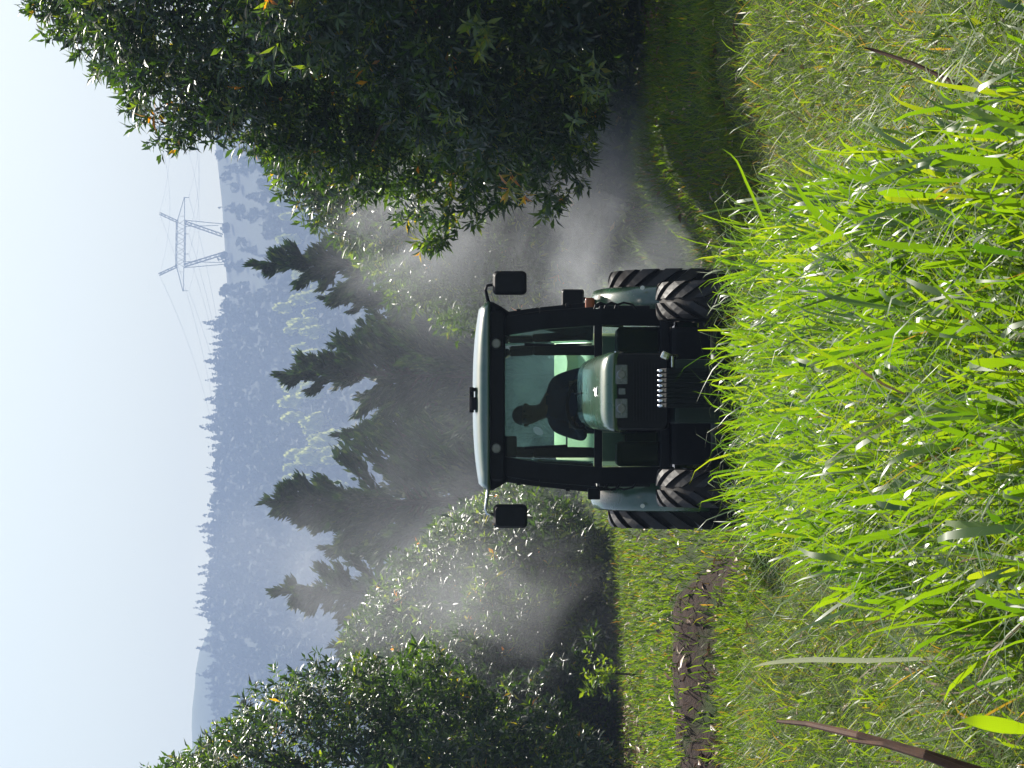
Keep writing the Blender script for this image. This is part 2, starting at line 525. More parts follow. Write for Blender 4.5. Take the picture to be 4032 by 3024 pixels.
# the wood on the hillside reads as one mass
def build_forest():
    V, F, T = [], [], []
    off = 0
    rows = []
    y = 905.0
    while y < 1490:
        half = 0.165 * y + 30
        x = -half
        while x < half:
            rows.append((x + random.uniform(-3, 3), y + random.uniform(-6, 6)))
            x += random.uniform(5.5, 9)
        y += 11.5
    for (x, y) in rows:
        cl = float(wob(np.array(x), np.array(y), 0.022, 2.0))
        if y > 1330 and x > 48 + 10 * cl and y > 1300:
            if random.random() < 0.75: continue                      # the open field below the pylon
        if 1115 < y < 1160 and random.random() < 0.7:
            continue
        z = float(hill_z(np.array(x), np.array(y)))
        con = random.random() < (0.45 if y > 1250 else 0.2)
        hh = random.uniform(8, 13) if con else random.uniform(6, 11)
        if con:
            v, f = conifer_sprays(hh, hh * 0.26, 34, 2.3)
        else:
            v, f = round_sprays(hh, hh * 0.42, 34, 2.7)
        V.append(v + np.array([x, y, z - 0.3])); F.append(f + off); off += len(v)
        T.append(np.repeat(np.clip(0.4 + 0.3 * cl + RNG.normal(0, 0.15, len(f)) + (0 if con else 0.15), 0, 1), 4))
    o = np_mesh('forest', np.concatenate(V), np.concatenate(F), M['forest'], np.concatenate(T))
    tag(o, 'hazy blue green wood covering the distant hillside', 'forest', kind='stuff')
build_forest()

# ridge conifers, each a thing
def ridge_conifers():
    meshes = []
    for k in range(4):
        hh = 11.0 + k
        v, f = conifer_sprays(hh, hh * 0.23, 130, 1.5)
        t = np.repeat(np.clip(RNG.normal(0.25, 0.15, len(f)), 0, 1), 4)
        meshes.append(np_mesh('ridge_conifer', v, f, M['forest'], t, link_it=False))
    x = -245.0
    i = 0
    while x < 52:
        o = bpy.data.objects.new('ridge_conifer', meshes[i % 4])
        yy = 1495 + random.uniform(-12, 8)
        o.location = (x, yy, float(hill_z(np.array(x), np.array(yy))) - 0.5)
        s = random.choice([0.6, 0.75, 0.9, 1.0, 1.25]) * random.uniform(0.9, 1.1)
        if x > 38: s *= 0.6
        o.scale = (s * random.uniform(0.9, 1.3),) * 2 + (s,)
        o.rotation_euler = (R(random.uniform(-3, 3)), R(random.uniform(-3, 3)), random.uniform(0, 6))
        link(o)
        tag(o, 'small pointed dark conifer standing along the skyline of the hazy ridge', 'tree', 'conifers along the ridge')
        x += random.uniform(2.6, 6.2)
        i += 1
ridge_conifers()

# eucalypts half way up the hill, sunlight put into their pale leaf colour
def pale_trees():
    kinds = []
    for k in range(3):
        hh = 11 + 1.5 * k
        n = 170
        z = hh * RNG.uniform(0.28, 1.0, n)
        ang = RNG.uniform(0, 2 * PI, n)
        rad = hh * 0.17 * np.sin(np.clip((z / hh - 0.2) / 0.8, 0, 1) * PI) ** 0.6 * np.sqrt(RNG.uniform(0.1, 1, n)) + 0.2
        c = np.stack([rad * np.cos(ang), rad * np.sin(ang), z], -1)
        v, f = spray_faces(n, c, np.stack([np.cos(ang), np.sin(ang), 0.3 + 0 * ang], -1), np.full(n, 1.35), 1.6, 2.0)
        crown = np_mesh('crown', v, f, M['sunlitleaf'], np.repeat(RNG.uniform(0, 1, n), 4), link_it=False)
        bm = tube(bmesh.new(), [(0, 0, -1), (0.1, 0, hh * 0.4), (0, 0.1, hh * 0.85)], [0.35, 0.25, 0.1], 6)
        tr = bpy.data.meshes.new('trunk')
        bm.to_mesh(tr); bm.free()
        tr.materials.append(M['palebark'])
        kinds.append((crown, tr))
    spots = []
    stands = ('above the tall middle conifer', 'above the gap over the cab roof', 'between the tall conifers over the cab', 'towards the dark tree')
    for q, (u0, u1, v0, v1, n) in enumerate(((1640, 1960, 1205, 1330, 15), (1420, 1640, 1215, 1345, 13), (1080, 1420, 1235, 1400, 26), (2050, 2500, 1190, 1230, 6))):
        for k in range(n):
            spots.append((random.uniform(u0, u1), random.uniform(v0, v1), q))
    for i, (u, v, q) in enumerate(spots):
        lo, hi = 900.0, 1500.0
        yy = np.linspace(820, 1450, 200)
        xx = (u - 1512) / 10000 * yy
        vv = 2100 - 10000 * (hill_z(xx, yy) - 1.9) / yy
        j = int(np.argmin(np.abs(vv - v)))
        root = empty('pale_tree', (xx[j], yy[j], float(hill_z(xx[j], yy[j]))), random.uniform(0, 6))
        s = random.uniform(0.9, 1.4)
        root.scale = (s, s, s)
        tag(root, 'pale sunlit slender tree half way up the hill, ' + stands[q], 'tree', 'pale trees on the hillside ' + stands[q])
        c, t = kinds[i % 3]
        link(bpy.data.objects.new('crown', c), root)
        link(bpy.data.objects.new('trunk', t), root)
pale_trees()

# ------------------------------------------------------------------ pylons and power lines
PS = 0.15
def pylon(name, u, v, label, scale=1.0):
    x = (u - 1512) * PS
    zt = 1.9 + (2100 - v) * PS                    # centre of the cross beam
    root = empty(name, (x, 1500, 0))
    tag(root, label, 'pylon', 'lattice pylons on the ridge')
    root.rotation_euler = (0, 0, R(6))
    def P(px, pz):                                 # picture offsets (right, up) in photo pixels to metres
        return (px * PS * scale, 0, zt + pz * PS * scale)
    def lattice(bm, a, b, wd, n, th):
        a, b = Vector(a), Vector(b)
        d = (b - a).normalized()
        s = d.cross(Vector((0, 1, 0))).normalized() * wd / 2
        t = Vector((0, 1, 0)) * wd / 2
        cs = [s + t, s - t, -s - t, -s + t]
        for c in cs:
            bar(bm, a + c, b + c, th, th)
        for k in range(n):
            p, q = a + (b - a) * k / n, a + (b - a) * (k + 1) / n
            for j in range(4):
                if (k + j) % 2:
                    bar(bm, p + cs[j], q + cs[(j + 1) % 4], th * 0.6, th * 0.6)
                else:
                    bar(bm, p + cs[(j + 1) % 4], q + cs[j], th * 0.6, th * 0.6)
    bm = bmesh.new(); lattice(bm, P(-92, 0), P(92, 0), 5.0, 9, 0.40); obj('cross_beam', bm, M['steel'], root)
    for s in (-1, 1):
        g = float(hill_z(np.array(x + s * 20), np.array(1500.0)))
        foot = -(zt - g) / PS / scale
        bm = bmesh.new()
        lattice(bm, P(s * 86, -16), P(s * 34, foot), 1.6, 9, 0.40)
        bar(bm, P(s * 95, -14), P(s * 80, foot), 0.4, 0.4)
        bar(bm, P(s * 70, -16), P(s * 74, foot * 0.9), 0.34, 0.34)
        obj('leg', bm, M['steel'], root)
        bm = bmesh.new(); lattice(bm, P(s * 88, 12), P(s * 122, 84), 1.2, 5, 0.36); obj('horn', bm, M['steel'], root)
        bm = bmesh.new()
        bar(bm, P(s * 92, 14), P(s * 188, -12), 0.45, 0.45); bar(bm, P(s * 92, -14), P(s * 188, -13), 0.4, 0.4)
        bar(bm, P(s * 110, 5), P(s * 112, -14), 0.2, 0.2)
        obj('cross_arm', bm, M['steel'], root)
        bm = bmesh.new()
        for px in (186, 40):
            tube(bm, [P(s * px, -15), P(s * px, -32)], 0.22, 6)
        obj('insulator', bm, M['steel'], root)
    return root
pylon('pylon', 2064, 710, 'whole lattice steel pylon rising beside the edge of the big tree')
pylon('pylon', 2640, 700, 'lattice pylon mostly hidden by the big tree, only arm tips showing')
def wires():
    for j, (du, dv) in enumerate(((-186, -32), (186, -32), (-40, -32), (40, -32), (-122, 84), (122, 84))):
        a = Vector(((2064 + du - 1512) * PS, 1500, 1.9 + (2100 - 710 + dv) * PS))
        b = Vector(((1290 + du * 0.35 - 1512) * PS, 1560, 1.9 + (2100 - 885 + dv * 0.4) * 0.156))
        c = Vector(((2640 + du - 1512) * PS, 1500, 1.9 + (2100 - 700 + dv) * PS))
        for k, (p, q, sag) in enumerate(((a, b, 4.0), (a, c, 7.0))):
            pts = [p.lerp(q, t / 14) - Vector((0, 0, sag * 4 * (t / 14) * (1 - t / 14))) for t in range(15)]
            o = obj('power_line', tube(bmesh.new(), pts, 0.07, 4), M['wire'])
            tag(o, 'thin power line sagging from the pylon ' + ('down behind the ridge' if k == 0 else 'towards the big tree'), 'power line',
                'lines running down behind the ridge' if k == 0 else 'lines running towards the big tree')
wires()

# ------------------------------------------------------------------ feathery trees behind the orchard
def feathery_mesh(h, wid, seed, dens=1.0):
    rg = np.random.default_rng(seed)
    bm = bmesh.new()
    tube(bm, [(0, 0, -0.5), (0.08, 0, h * 0.35), (-0.05, 0.05, h * 0.7), (0, 0, h * 0.97)], [0.22, 0.16, 0.09, 0.02], 7)
    C, O, D, S, TN = [], [], [], [], []
    nb = int(80 * dens)
    for i in range(nb):
        t = 0.10 + 0.89 * (i + rg.random()) / nb
        z0 = h * t
        ang = rg.uniform(0, 2 * PI)
        ln = wid * (1 - t) ** 0.8 * rg.uniform(0.5, 1.2) + 0.12
        rise = rg.uniform(0.8, 1.5) * (1 - 0.45 * t)
        p0 = np.array([0, 0, z0])
        hd = np.array([math.cos(ang), math.sin(ang), 0])
        pts = [p0 + hd * ln * s + np.array([0, 0, ln * rise * s ** 1.35]) for s in (0, 0.35, 0.7, 1.0)]
        tube(bm, [tuple(p) for p in pts], [0.05, 0.035, 0.02, 0.008], 4, caps=False)
        m = int(60 + 150 * ln / wid)
        s = rg.uniform(0.15, 1.05, m) ** 0.8
        cpos = p0 + hd * (ln * s)[:, None] + np.stack([0 * s, 0 * s, ln * rise * s ** 1.35], -1)
        cpos = cpos + rg.normal(0, 0.055 + 0.026 * ln, (m, 3)) * np.array([1, 1, 0.7])
        dd = unit(hd + np.array([0, 0, 1.35 * rise]) + rg.normal(0, 0.35, (m, 3)))
        C.append(cpos); D.append(dd); S.append(rg.uniform(0.28, 0.6, m) * (1.1 - 0.4 * s)); TN.append(np.clip(rg.normal(0.4, 0.2, m) + 0.2 * s, 0, 1))
    m = 260                                                          # the leading shoot
    q = rg.uniform(0.78, 1.04, m)
    C.append(np.stack([rg.normal(0, 0.5, m) * (1.06 - q), rg.normal(0, 0.5, m) * (1.06 - q), h * q], -1))
    D.append(unit(np.array([0, 0, 1.0]) + rg.normal(0, 0.3, (m, 3)))); S.append(rg.uniform(0.3, 0.5, m)); TN.append(np.clip(rg.normal(0.5, 0.2, m), 0, 1))
    C, D, S, TN = map(np.concatenate, (C, D, S, TN))
    n = len(C)
    k = unit(np.cross(D, rg.normal(0, 1, (n, 3))))
    wv = (0.045 + 0.03 * rg.random(n))[:, None]
    v = np.stack([C, C + D * S[:, None] * 0.45 + k * wv, C + D * S[:, None], C + D * S[:, None] * 0.45 - k * wv], 1).reshape(-1, 3)
    crown = np_mesh('crown', v, np.arange(n * 4).reshape(n, 4), M['pine'], np.repeat(TN, 4), link_it=False)
    tr = bpy.data.meshes.new('trunk')
    bm.to_mesh(tr); bm.free()
    tr.materials.append(M['bark'])
    return crown, tr
FT = [feathery_mesh(11, 3.0, 5, 1.25), feathery_mesh(10, 3.4, 8, 1.35), feathery_mesh(11, 2.5, 21, 1.15)]
feathers = [
    # u, tip v, depth, mesh, width scale, label
    (1548, 1115, 88, 0, 1.0, 'tall dark feathery conifer straight above the cab roof'),
    (1048, 1070, 90, 1, 1.0, 'tall dark feathery conifer behind the driver side mirror'),
    (1312, 1345, 94, 2, 0.9, 'short dark feathery conifer between the two tall ones above the cab'),
    (695, 1110, 92, 2, 1.15, 'dark feathery conifer rising out of the drifting spray'),
    (865, 1290, 97, 0, 0.9, 'small feathery conifer half lost in the spray plume'),
    (1668, 1325, 90, 1, 0.9, 'short feathery conifer leaning near the pale misty orchard trees'),
    (1985, 1025, 86, 2, 0.95, 'slender grey feathery conifer in mist beside the big tree'),
    (1850, 1290, 95, 0, 0.8, 'low grey feathery conifer in mist behind the pale orchard tree'),
    (1430, 1480, 99, 1, 1.1, 'bushy feathery conifer low behind the cab roof'),
    (1180, 1500, 100, 0, 1.1, 'bushy feathery conifer low behind the mirror arm'),
    (1760, 1560, 101, 2, 1.4, 'squat feathery conifer below the slender grey one'),
    (1310, 1620, 102, 1, 1.3, 'squat feathery conifer low between the tall two'),
    (1600, 1600, 103, 0, 1.3, 'squat feathery conifer low behind the roof bracket'),
    (980, 1560, 100, 2, 1.5, 'squat feathery conifer at the near edge of the spray plume'),
    (480, 1330, 98, 1, 1.0, 'faint feathery conifer fading behind the spray near the left row'),
]
for (u, v, d, k, ws, lab) in feathers:
    zt = 1.9 + (2100 - v) * d / 10000.0
    root = empty('feathery_conifer', ((u - 1512) * d / 10000.0, d, 0), random.uniform(0, 6))
    s = zt / (11 if k != 1 else 10) * 0.98
    root.scale = (s * ws, s * ws, s)
    tag(root, lab, 'tree', 'feathery conifers behind the orchard')
    link(bpy.data.objects.new('crown', FT[k][0]), root)
    link(bpy.data.objects.new('trunk', FT[k][1]), root)

# dense windbreak hedge mass low behind the row of conifers
def windbreak():
    V, F, T = [], [], []
    off = 0
    for x in np.arange(-34, 34, 1.3):
        for yy in (104, 110, 117):
            hh = random.uniform(4.2, 6.6)
            v, f = round_sprays(hh, 1.9, 170, 0.55)
            V.append(v + np.array([x + random.uniform(-.5, .5), yy, -0.4])); F.append(f + off); off += len(v)
            T.append(np.repeat(np.clip(RNG.normal(0.35, 0.2, len(f)), 0, 1), 4))
    o = np_mesh('undergrowth', np.concatenate(V), np.concatenate(F), M['pine'], np.concatenate(T))
    tag(o, 'dark undergrowth behind the feathery conifers', 'undergrowth', kind='stuff')
windbreak()

# ------------------------------------------------------------------ orchard trees
def leaf_arrays(pos, d, nrm, ln, wd, tone):
    """folded pointed leaves"""
    n = len(pos)
    d = unit(d)
    s = unit(np.cross(d, nrm))
    nn = unit(np.cross(s, d))
    L = ln[:, None]; W = wd[:, None]
    fold = 0.22 * W
    b = pos
    m1 = pos + d * L * 0.48
    l1 = m1 + s * W * 0.5 + nn * fold; r1 = m1 - s * W * 0.5 + nn * fold
    tp = pos + d * L - nn * L * 0.10
    v = np.stack([b, l1, m1, r1, tp], 1)                         # 5 verts
    base = (np.arange(n) * 5)[:, None]
    tri = np.array([[0, 2, 1], [0, 3, 2], [1, 2, 4], [2, 3, 4]])
    ft = (base[:, :, None] + tri[None]).reshape(-1, 3)
    return v.reshape(-1, 3), [ft], np.repeat(tone, 5)

def crown_whorls(prof, nw, seed, rough=0.16, gaps=0.0, face=None):
    """shoot tips spread over the shell of a lumpy body of revolution; prof = [(z, r)...]"""
    rg = np.random.default_rng(seed)
    pz = np.array([p[0] for p in prof]); pr = np.array([p[1] for p in prof])
    zz = np.linspace(pz[0], pz[-1], 400)
    wgt = np.interp(zz, pz, pr) + 0.25
    cdf = np.cumsum(wgt) / wgt.sum()
    z = np.interp(rg.random(nw), cdf, zz)
    ang = rg.uniform(0, 2 * PI, nw)
    lump = np.sin(3 * ang + 1.3 * z + seed) + np.sin(5 * ang - 2.1 * z + 2 * seed) * 0.8 + np.sin(2.6 * z + 7 * ang + seed * 0.7) * 0.7
    lump2 = np.sin(11 * ang + 4 * z) + np.sin(9 * ang - 5.5 * z + seed)
    r = np.interp(z, pz, pr) * (1 + rough * lump / 2.0 + 0.35 * rough * lump2 / 2)
    dep = np.abs(rg.normal(0, 1, nw)) * 0.16
    dep = np.where(rg.random(nw) < 0.25, rg.uniform(0.1, 0.7, nw), dep)
    r = r * (1 - np.clip(dep, 0, 0.9))
    if gaps > 0:
        keep = (lump + 0.6 * lump2 + rg.normal(0, 0.5, nw)) > -2.2 + gaps
    else:
        keep = np.ones(nw, bool)
    if face is not None:                                             # thin out the side nobody sees
        keep &= (rg.random(nw) < np.where((np.sin(ang) > 0.45) | (np.cos(ang) * face > 0.5), 0.30, 1.0))
    p = np.stack([r * np.cos(ang), r * np.sin(ang), z], -1)[keep]
    slope = -np.gradient(np.interp(zz, pz, pr), zz)
    up = np.interp(z, zz, slope)[keep]
    a = np.stack([np.cos(ang[keep]), np.sin(ang[keep]), np.clip(up, -0.6, 3) + 0.95], -1)
    a = unit(a + rg.normal(0, 0.42, (len(p), 3)))
    young = rg.random(len(p))
    return p, a, young, dep[keep], rg

def whorl_leaves(p, a, young, rg, per=9, ln=0.17, wd=0.042, wide=1.0):
    n = len(p)
    P = np.repeat(p, per, 0); A = np.repeat(a, per, 0); Yg = np.repeat(young, per)
    k = np.tile(np.arange(per), n)
    phi = k * 2.399 + np.repeat(rg.uniform(0, 6.28, n), per) + rg.normal(0, 0.25, n * per)
    th = R(28) + R(72) * (k / (per - 1)) * wide + rg.normal(0, 0.16, n * per)
    ref = np.where(np.abs(A[:, 2:3]) < 0.9, np.array([[0, 0, 1.0]]), np.array([[1.0, 0, 0]]))
    e1 = unit(np.cross(A, ref)); e2 = np.cross(A, e1)
    per_v = e1 * np.cos(phi)[:, None] + e2 * np.sin(phi)[:, None]
    d = A * np.cos(th)[:, None] + per_v * np.sin(th)[:, None]
    d[:, 2] -= 0.12
    d = unit(d)
    nrm = A * np.sin(th)[:, None] - per_v * np.cos(th)[:, None] + rg.normal(0, 0.25, d.shape)
    pos = P - A * ((k / per) * 0.09)[:, None]
    sz = np.repeat(rg.uniform(0.6, 1.3, n), per)
    L = ln * rg.uniform(0.6, 1.2, len(P)) * sz; W = wd * rg.uniform(0.75, 1.25, len(P)) * sz ** 0.6
    base = np.where(Yg > 0.90, 0.76, np.where(Yg > 0.72, 0.57, 0.28))
    base = np.where(Yg > 0.994, 0.90, base)
    tone = np.clip(base + rg.normal(0, 0.09, len(P)), 0, 1)
    kp = rg.random(len(P)) < np.repeat(rg.uniform(0.75, 1.0, n), per)
    return pos[kp], d[kp], nrm[kp], L[kp], W[kp], tone[kp]

def limbs(prof, seed, trunk_r=0.16, n=26, fork=0.7):
    rg = random.Random(seed)
    bm = bmesh.new()
    tube(bm, [(0, 0, -0.35), (0.03, 0.02, fork * 0.5), (0, 0, fork + 0.5)], [trunk_r * 1.25, trunk_r, trunk_r * 0.8], 9)
    pz = [p[0] for p in prof]; pr = [p[1] for p in prof]
    for i in range(n):
        z1 = rg.uniform(pz[0] + 0.15, pz[-1] * 0.93)
        r1 = float(np.interp(z1, pz, pr)) * rg.uniform(0.7, 0.95)
        an = i * 2.399 + rg.uniform(-.3, .3)
        z0 = min(fork + 0.45, rg.uniform(0.3, 0.7) * z1)
        p0 = Vector((0, 0, z0)); p3 = Vector((r1 * math.cos(an), r1 * math.sin(an), z1))
        p1 = p0.lerp(p3, 0.35) + Vector((rg.uniform(-.15, .15), rg.uniform(-.15, .15), 0.15))
        p2 = p0.lerp(p3, 0.7) + Vector((rg.uniform(-.15, .15), rg.uniform(-.15, .15), 0.2))
        tube(bm, [p0, p1, p2, p3], [0.07, 0.05, 0.032, 0.012], 6, caps=False)
    me = bpy.data.meshes.new('trunk')
    bm.to_mesh(me); bm.free()
    me.materials.append(M['bark'])
    return me

# three shared meshes of a single leaf (tones differ) for the leaves that show largest
LEAF_ME = []
for tn in (0.25, 0.42, 0.6, 0.76):
    v, f, t = leaf_arrays(np.zeros((1, 3)), np.array([[1.0, 0, 0]]), np.array([[0, 0, 1.0]]), np.array([1.0]), np.array([0.25]), np.array([tn]))
    LEAF_ME.append(np_mesh('leaf', v, f, M['leaf'], t, True, link_it=False))

def orchard_tree(name, loc, prof, nw, seed, label, per=9, ln=0.17, wd=0.042, rough=0.16, singles=0, gaps=0.0, rz=0.0, extra=None, group=None, face=None):
    root = empty(name, loc, rz)
    tag(root, label, 'tree', group)
    p, a, yg, dep, rg = crown_whorls(prof, nw, seed, rough, gaps=gaps, face=face)
    if extra is not None:
        ep, ea, ey = extra
        p = np.concatenate([p, ep]); a = np.concatenate([a, ea]); yg = np.concatenate([yg, ey]); dep = np.concatenate([dep, np.zeros(len(ep))])
    pos, d, nrm, L, W, tone = whorl_leaves(p, a, yg, rg, per, ln, wd)
    keep = np.ones(len(pos), bool)
    if singles:
        wp = pos + np.array(loc)
        u = 1512 + 10000 * wp[:, 0] / wp[:, 1]; v = 2100 - 10000 * (wp[:, 2] - 1.9) / wp[:, 1]
        inside = (u > 0) & (u < 3024) & (v > 20) & (v < 2500)
        score = np.where(inside, wp[:, 1], 1e9) - 0.4 * L / ln
        score = score + rg.uniform(0, 0.5, len(score))
        idx = np.argsort(score)[:singles]
        keep[idx] = False
        for i in idx:
            dd = d[i]; s = unit(np.cross(dd, nrm[i])); nn = unit(np.cross(s, dd))
            mt = Matrix(((dd[0], -s[0], nn[0], 0), (dd[1], -s[1], nn[1], 0), (dd[2], -s[2], nn[2], 0), (0, 0, 0, 1)))
            mt = Matrix.Translation(pos[i]) @ mt @ Matrix.Diagonal((L[i],) * 3 + (1,))
            o = bpy.data.objects.new('leaf', LEAF_ME[0 if tone[i] < 0.33 else 1 if tone[i] < 0.5 else 2 if tone[i] < 0.68 else 3])
            link(o, root)
            o.matrix_local = mt
    v, f, t = leaf_arrays(pos[keep], d[keep], nrm[keep], L[keep], W[keep], tone[keep])
    c = np_mesh('crown', v, f, M['leaf'], t, True, root)
    c['kind'] = 'stuff'
    link(bpy.data.objects.new('trunk', limbs(prof, seed)), root)
    return root

def copy_tree(src, loc, rz, sc, label, group):
    o = src.copy(); COL.objects.link(o)
    o.location = loc; o.rotation_euler = (0, 0, rz); o.scale = (sc, sc, sc)
    tag(o, label, 'tree', group)
    for ch in src.children:
        c = ch.copy(); COL.objects.link(c); c.parent = o
    return o

G = lambda x, y: float(gh(np.array(x), np.array(y)))
# the big tree beside the tractor, close to the camera
PB = [(0.5, 1.7), (0.75, 2.3), (1.1, 2.65), (1.9, 3.05), (3.2, 3.0), (4.0, 2.85), (4.7, 2.4), (5.5, 1.8), (6.1, 1.2), (6.6, 0.5)]
def sprig(c, n, spread, tone):
    rg = np.random.default_rng(int(abs(c[0]) * 1000))
    c = np.array(c)
    return c + rg.normal(0, spread, (n, 3)), unit(np.array([c[0], c[1], 0.8]) + rg.normal(0, 0.5, (n, 3))), np.full(n, tone)
# tufts of turning leaves on the near side of the crown
SPR = [sprig((-1.45, -2.85, 3.4), 12, 0.13, 0.999), sprig((-1.15, -2.95, 3.05), 7, 0.10, 0.999), sprig((-3.15, -1.2, 1.45), 4, 0.07, 0.999),
       sprig((-1.9, -2.5, 1.75), 7, 0.10, 0.95), sprig((-2.3, -2.2, 0.75), 8, 0.12, 0.95), sprig((-1.3, -2.6, 4.5), 5, 0.1, 0.999)]
SPR = tuple(np.concatenate([q[i] for q in SPR]) for i in range(3))
orchard_tree('orchard_tree', (4.95, 24.6, G(4.95, 24.6)), PB, 27000, 3, 'big dark glossy tree towering over the near side of the tractor', singles=300,
             rough=0.22, per=10, ln=0.138, wd=0.037, gaps=0.6, face=1.0, extra=SPR, group='orchard trees in rows')
# the near tree of the other row
PL = [(0.25, 1.4), (0.6, 1.8), (1.2, 2.0), (2.2, 2.25), (3.2, 2.5), (4.1, 2.35), (5.1, 2.0), (6.0, 1.5), (6.9, 0.9), (7.4, 0.3)]
orchard_tree('orchard_tree', (-6.35, 34.2, G(-6.35, 34.2)), PL, 14000, 9, 'dark glossy tree standing clear of the spray in the row across the track', singles=300,
             rough=0.22, per=9, ln=0.15, wd=0.040, gaps=0.6, face=-1.0, group='orchard trees in rows')
# trees further along both rows, in the spray
PM = [(0.1, 1.6), (0.6, 2.2), (1.5, 2.55), (2.4, 2.3), (3.2, 1.75), (3.9, 1.0), (4.4, 0.3)]
t0 = orchard_tree('orchard_tree', (-4.35, 41.5, G(-4.3, 41.5)), PM, 5000, 14, 'pale misty orchard tree behind the dark tree across the track', per=9, ln=0.18,
                  wd=0.05, rough=0.24, group='orchard trees in rows')
PM2 = [(0.1, 1.5), (0.7, 2.1), (1.8, 2.4), (2.8, 2.3), (3.6, 1.85), (4.3, 1.2), (4.9, 0.4)]
t1 = orchard_tree('orchard_tree', (3.35, 34.5, G(3.35, 34.5)), PM2, 5000, 22, 'pale misty orchard tree next beyond the big dark tree', per=9, ln=0.18, wd=0.05,
                  rough=0.24, group='orchard trees in rows')
rows = [
    (t0, (-4.6, 48.5), 1.0, 1.0, 'third orchard tree across the track, fading into the spray'),
    (t0, (-4.4, 56.0), 2.2, 0.95, 'fourth orchard tree across the track, deep in the spray'),
    (t1, (3.6, 41.5), 1.1, 1.0, 'third orchard tree of the big tree row, greyed by spray'),
    (t1, (3.6, 49.0), 2.9, 0.98, 'fourth orchard tree of the big tree row, dim in the spray'),
    (t1, (3.9, 57.0), 4.4, 0.95, 'farthest orchard tree of the big tree row'),
    (t1, (4.6, 29.3), 5.2, 0.95, 'orchard tree added close behind the big dark tree to shade the ground'),  # hidden tree added so its shadow darkens the open gap
    (t0, (-5.3, 38.6), 3.3, 0.85, 'low orchard tree added for shade behind the dark tree across the track'),  # added to shade the ground between its neighbours
    (t0, (-8.9, 43.0), 4.0, 1.05, 'orchard tree peeping out behind the dark tree in the next row'),
]
for (src, (x, y), rz, sc, lab) in rows:
    copy_tree(src, (x, y, G(x, y)), rz, sc, lab, 'orchard trees in rows')

# small bright sapling at the foot of the dark tree
def sapling(x, y, label):
    root = empty('sapling', (x, y, G(x, y)))
    tag(root, label, 'sapling')
    bm = bmesh.new()
    tube(bm, [(0, 0, -0.05), (0.02, 0, 0.3), (0.0, 0.02, 0.55)], [0.018, 0.012, 0.006], 6)
    obj('stem', bm, M['bark'], root)
    rg = np.random.default_rng(4)
    n = 26
    p = np.stack([rg.normal(0, 0.12, n), rg.normal(0, 0.12, n), rg.uniform(0.3, 0.68, n)], -1)
    a = unit(p - np.array([0, 0, 0.2]) + rg.normal(0, 0.1, (n, 3)))
    pos, d, nrm, L, W, tone = whorl_leaves(p, a, np.full(n, 0.95), rg, 7, 0.12, 0.05)
    v, f, t = leaf_arrays(pos, d, nrm, L, W, np.clip(tone - 0.02, 0, 0.78))
    o = np_mesh('leaves', v, f, M['leaf'], t, True, root)
    o['kind'] = 'stuff'
sapling(-3.55, 31.0, 'small bright yellow green sapling at the foot of the dark tree')

# ------------------------------------------------------------------ grass
def blades(base, h, wd, az, lean, bend, tone, seg=4, knee=None):
    """curved tapering blades; base (n,3), az direction of droop, lean start tilt, bend total extra tilt"""
    n = len(base)
    pts = [base]
    cur = base.copy()
    hz = np.stack([np.cos(az), np.sin(az), 0 * az], -1)
    side = np.stack([-np.sin(az), np.cos(az), 0 * az], -1)
    tw = RNG.normal(0, 0.35, n)
    side = unit(side + np.stack([np.cos(az), np.sin(az), 0 * az], -1) * tw[:, None])
    rows = []
    for k in range(seg + 1):
        t = k / seg
        ww = wd * (0.55 + 0.9 * t) if t < 0.5 else wd * (1.0 - (t - 0.5) * 2 * 0.98) ** 0.8
        if k < seg:
            rows.append(cur - side * (ww / 2)[:, None])
            rows.append(cur + side * (ww / 2)[:, None])
        else:
            rows.append(cur)
        if knee is None:
            th = lean + bend * (((k + 0.5) / seg) ** 1.4)
        else:                                                        # nearly straight, then folding over at the knee
            th = lean + 0.25 * t + bend / (1 + np.exp(-((k + 0.5) / seg - knee) / 0.06))
        stp = h / seg
        cur = cur + hz * (np.sin(th) * stp)[:, None] + np.array([0, 0, 1.0]) * (np.cos(th) * stp)[:, None]
    v = np.stack(rows, 1)
    nv = 2 * seg + 1
    b = (np.arange(n) * nv)[:, None]
    q = np.array([[2 * k, 2 * k + 1, 2 * k + 3, 2 * k + 2] for k in range(seg - 1)])
    tr = np.array([[2 * seg - 2, 2 * seg - 1, 2 * seg]])
    fq = (b[:, :, None] + q[None]).reshape(-1, 4)
    ft = (b[:, :, None] + tr[None]).reshape(-1, 3)
    return v.reshape(-1, 3), [fq, ft], np.repeat(tone, nv)

def tallmask(x, y):
    """1 where the tall broad grass stands"""
    hw = 0.60 + 0.14 * wob(x, y, 0.9, 0.7) + 0.032 * (y - 6)
    m = smooth01(hw + 0.22, hw - 0.22, np.abs(x - 0.05 + 0.012 * (y - 10)))
    return m * smooth01(17.2, 16.2, y)

def scatter(n, y0, y1, slack=0.35, power=1.0):
    y = RNG.uniform(0, 1, n) ** power
    y = y0 + (y1 - y0) * y
    k = RNG.random(n) < (y / y1) ** 0.35
    y = y[k]
    x = RNG.uniform(-1, 1, len(y)) * (0.155 * y + slack)
    return x, y

def base_at(x, y):
    return np.stack([x, y, gh(x, y) - 0.015], -1)

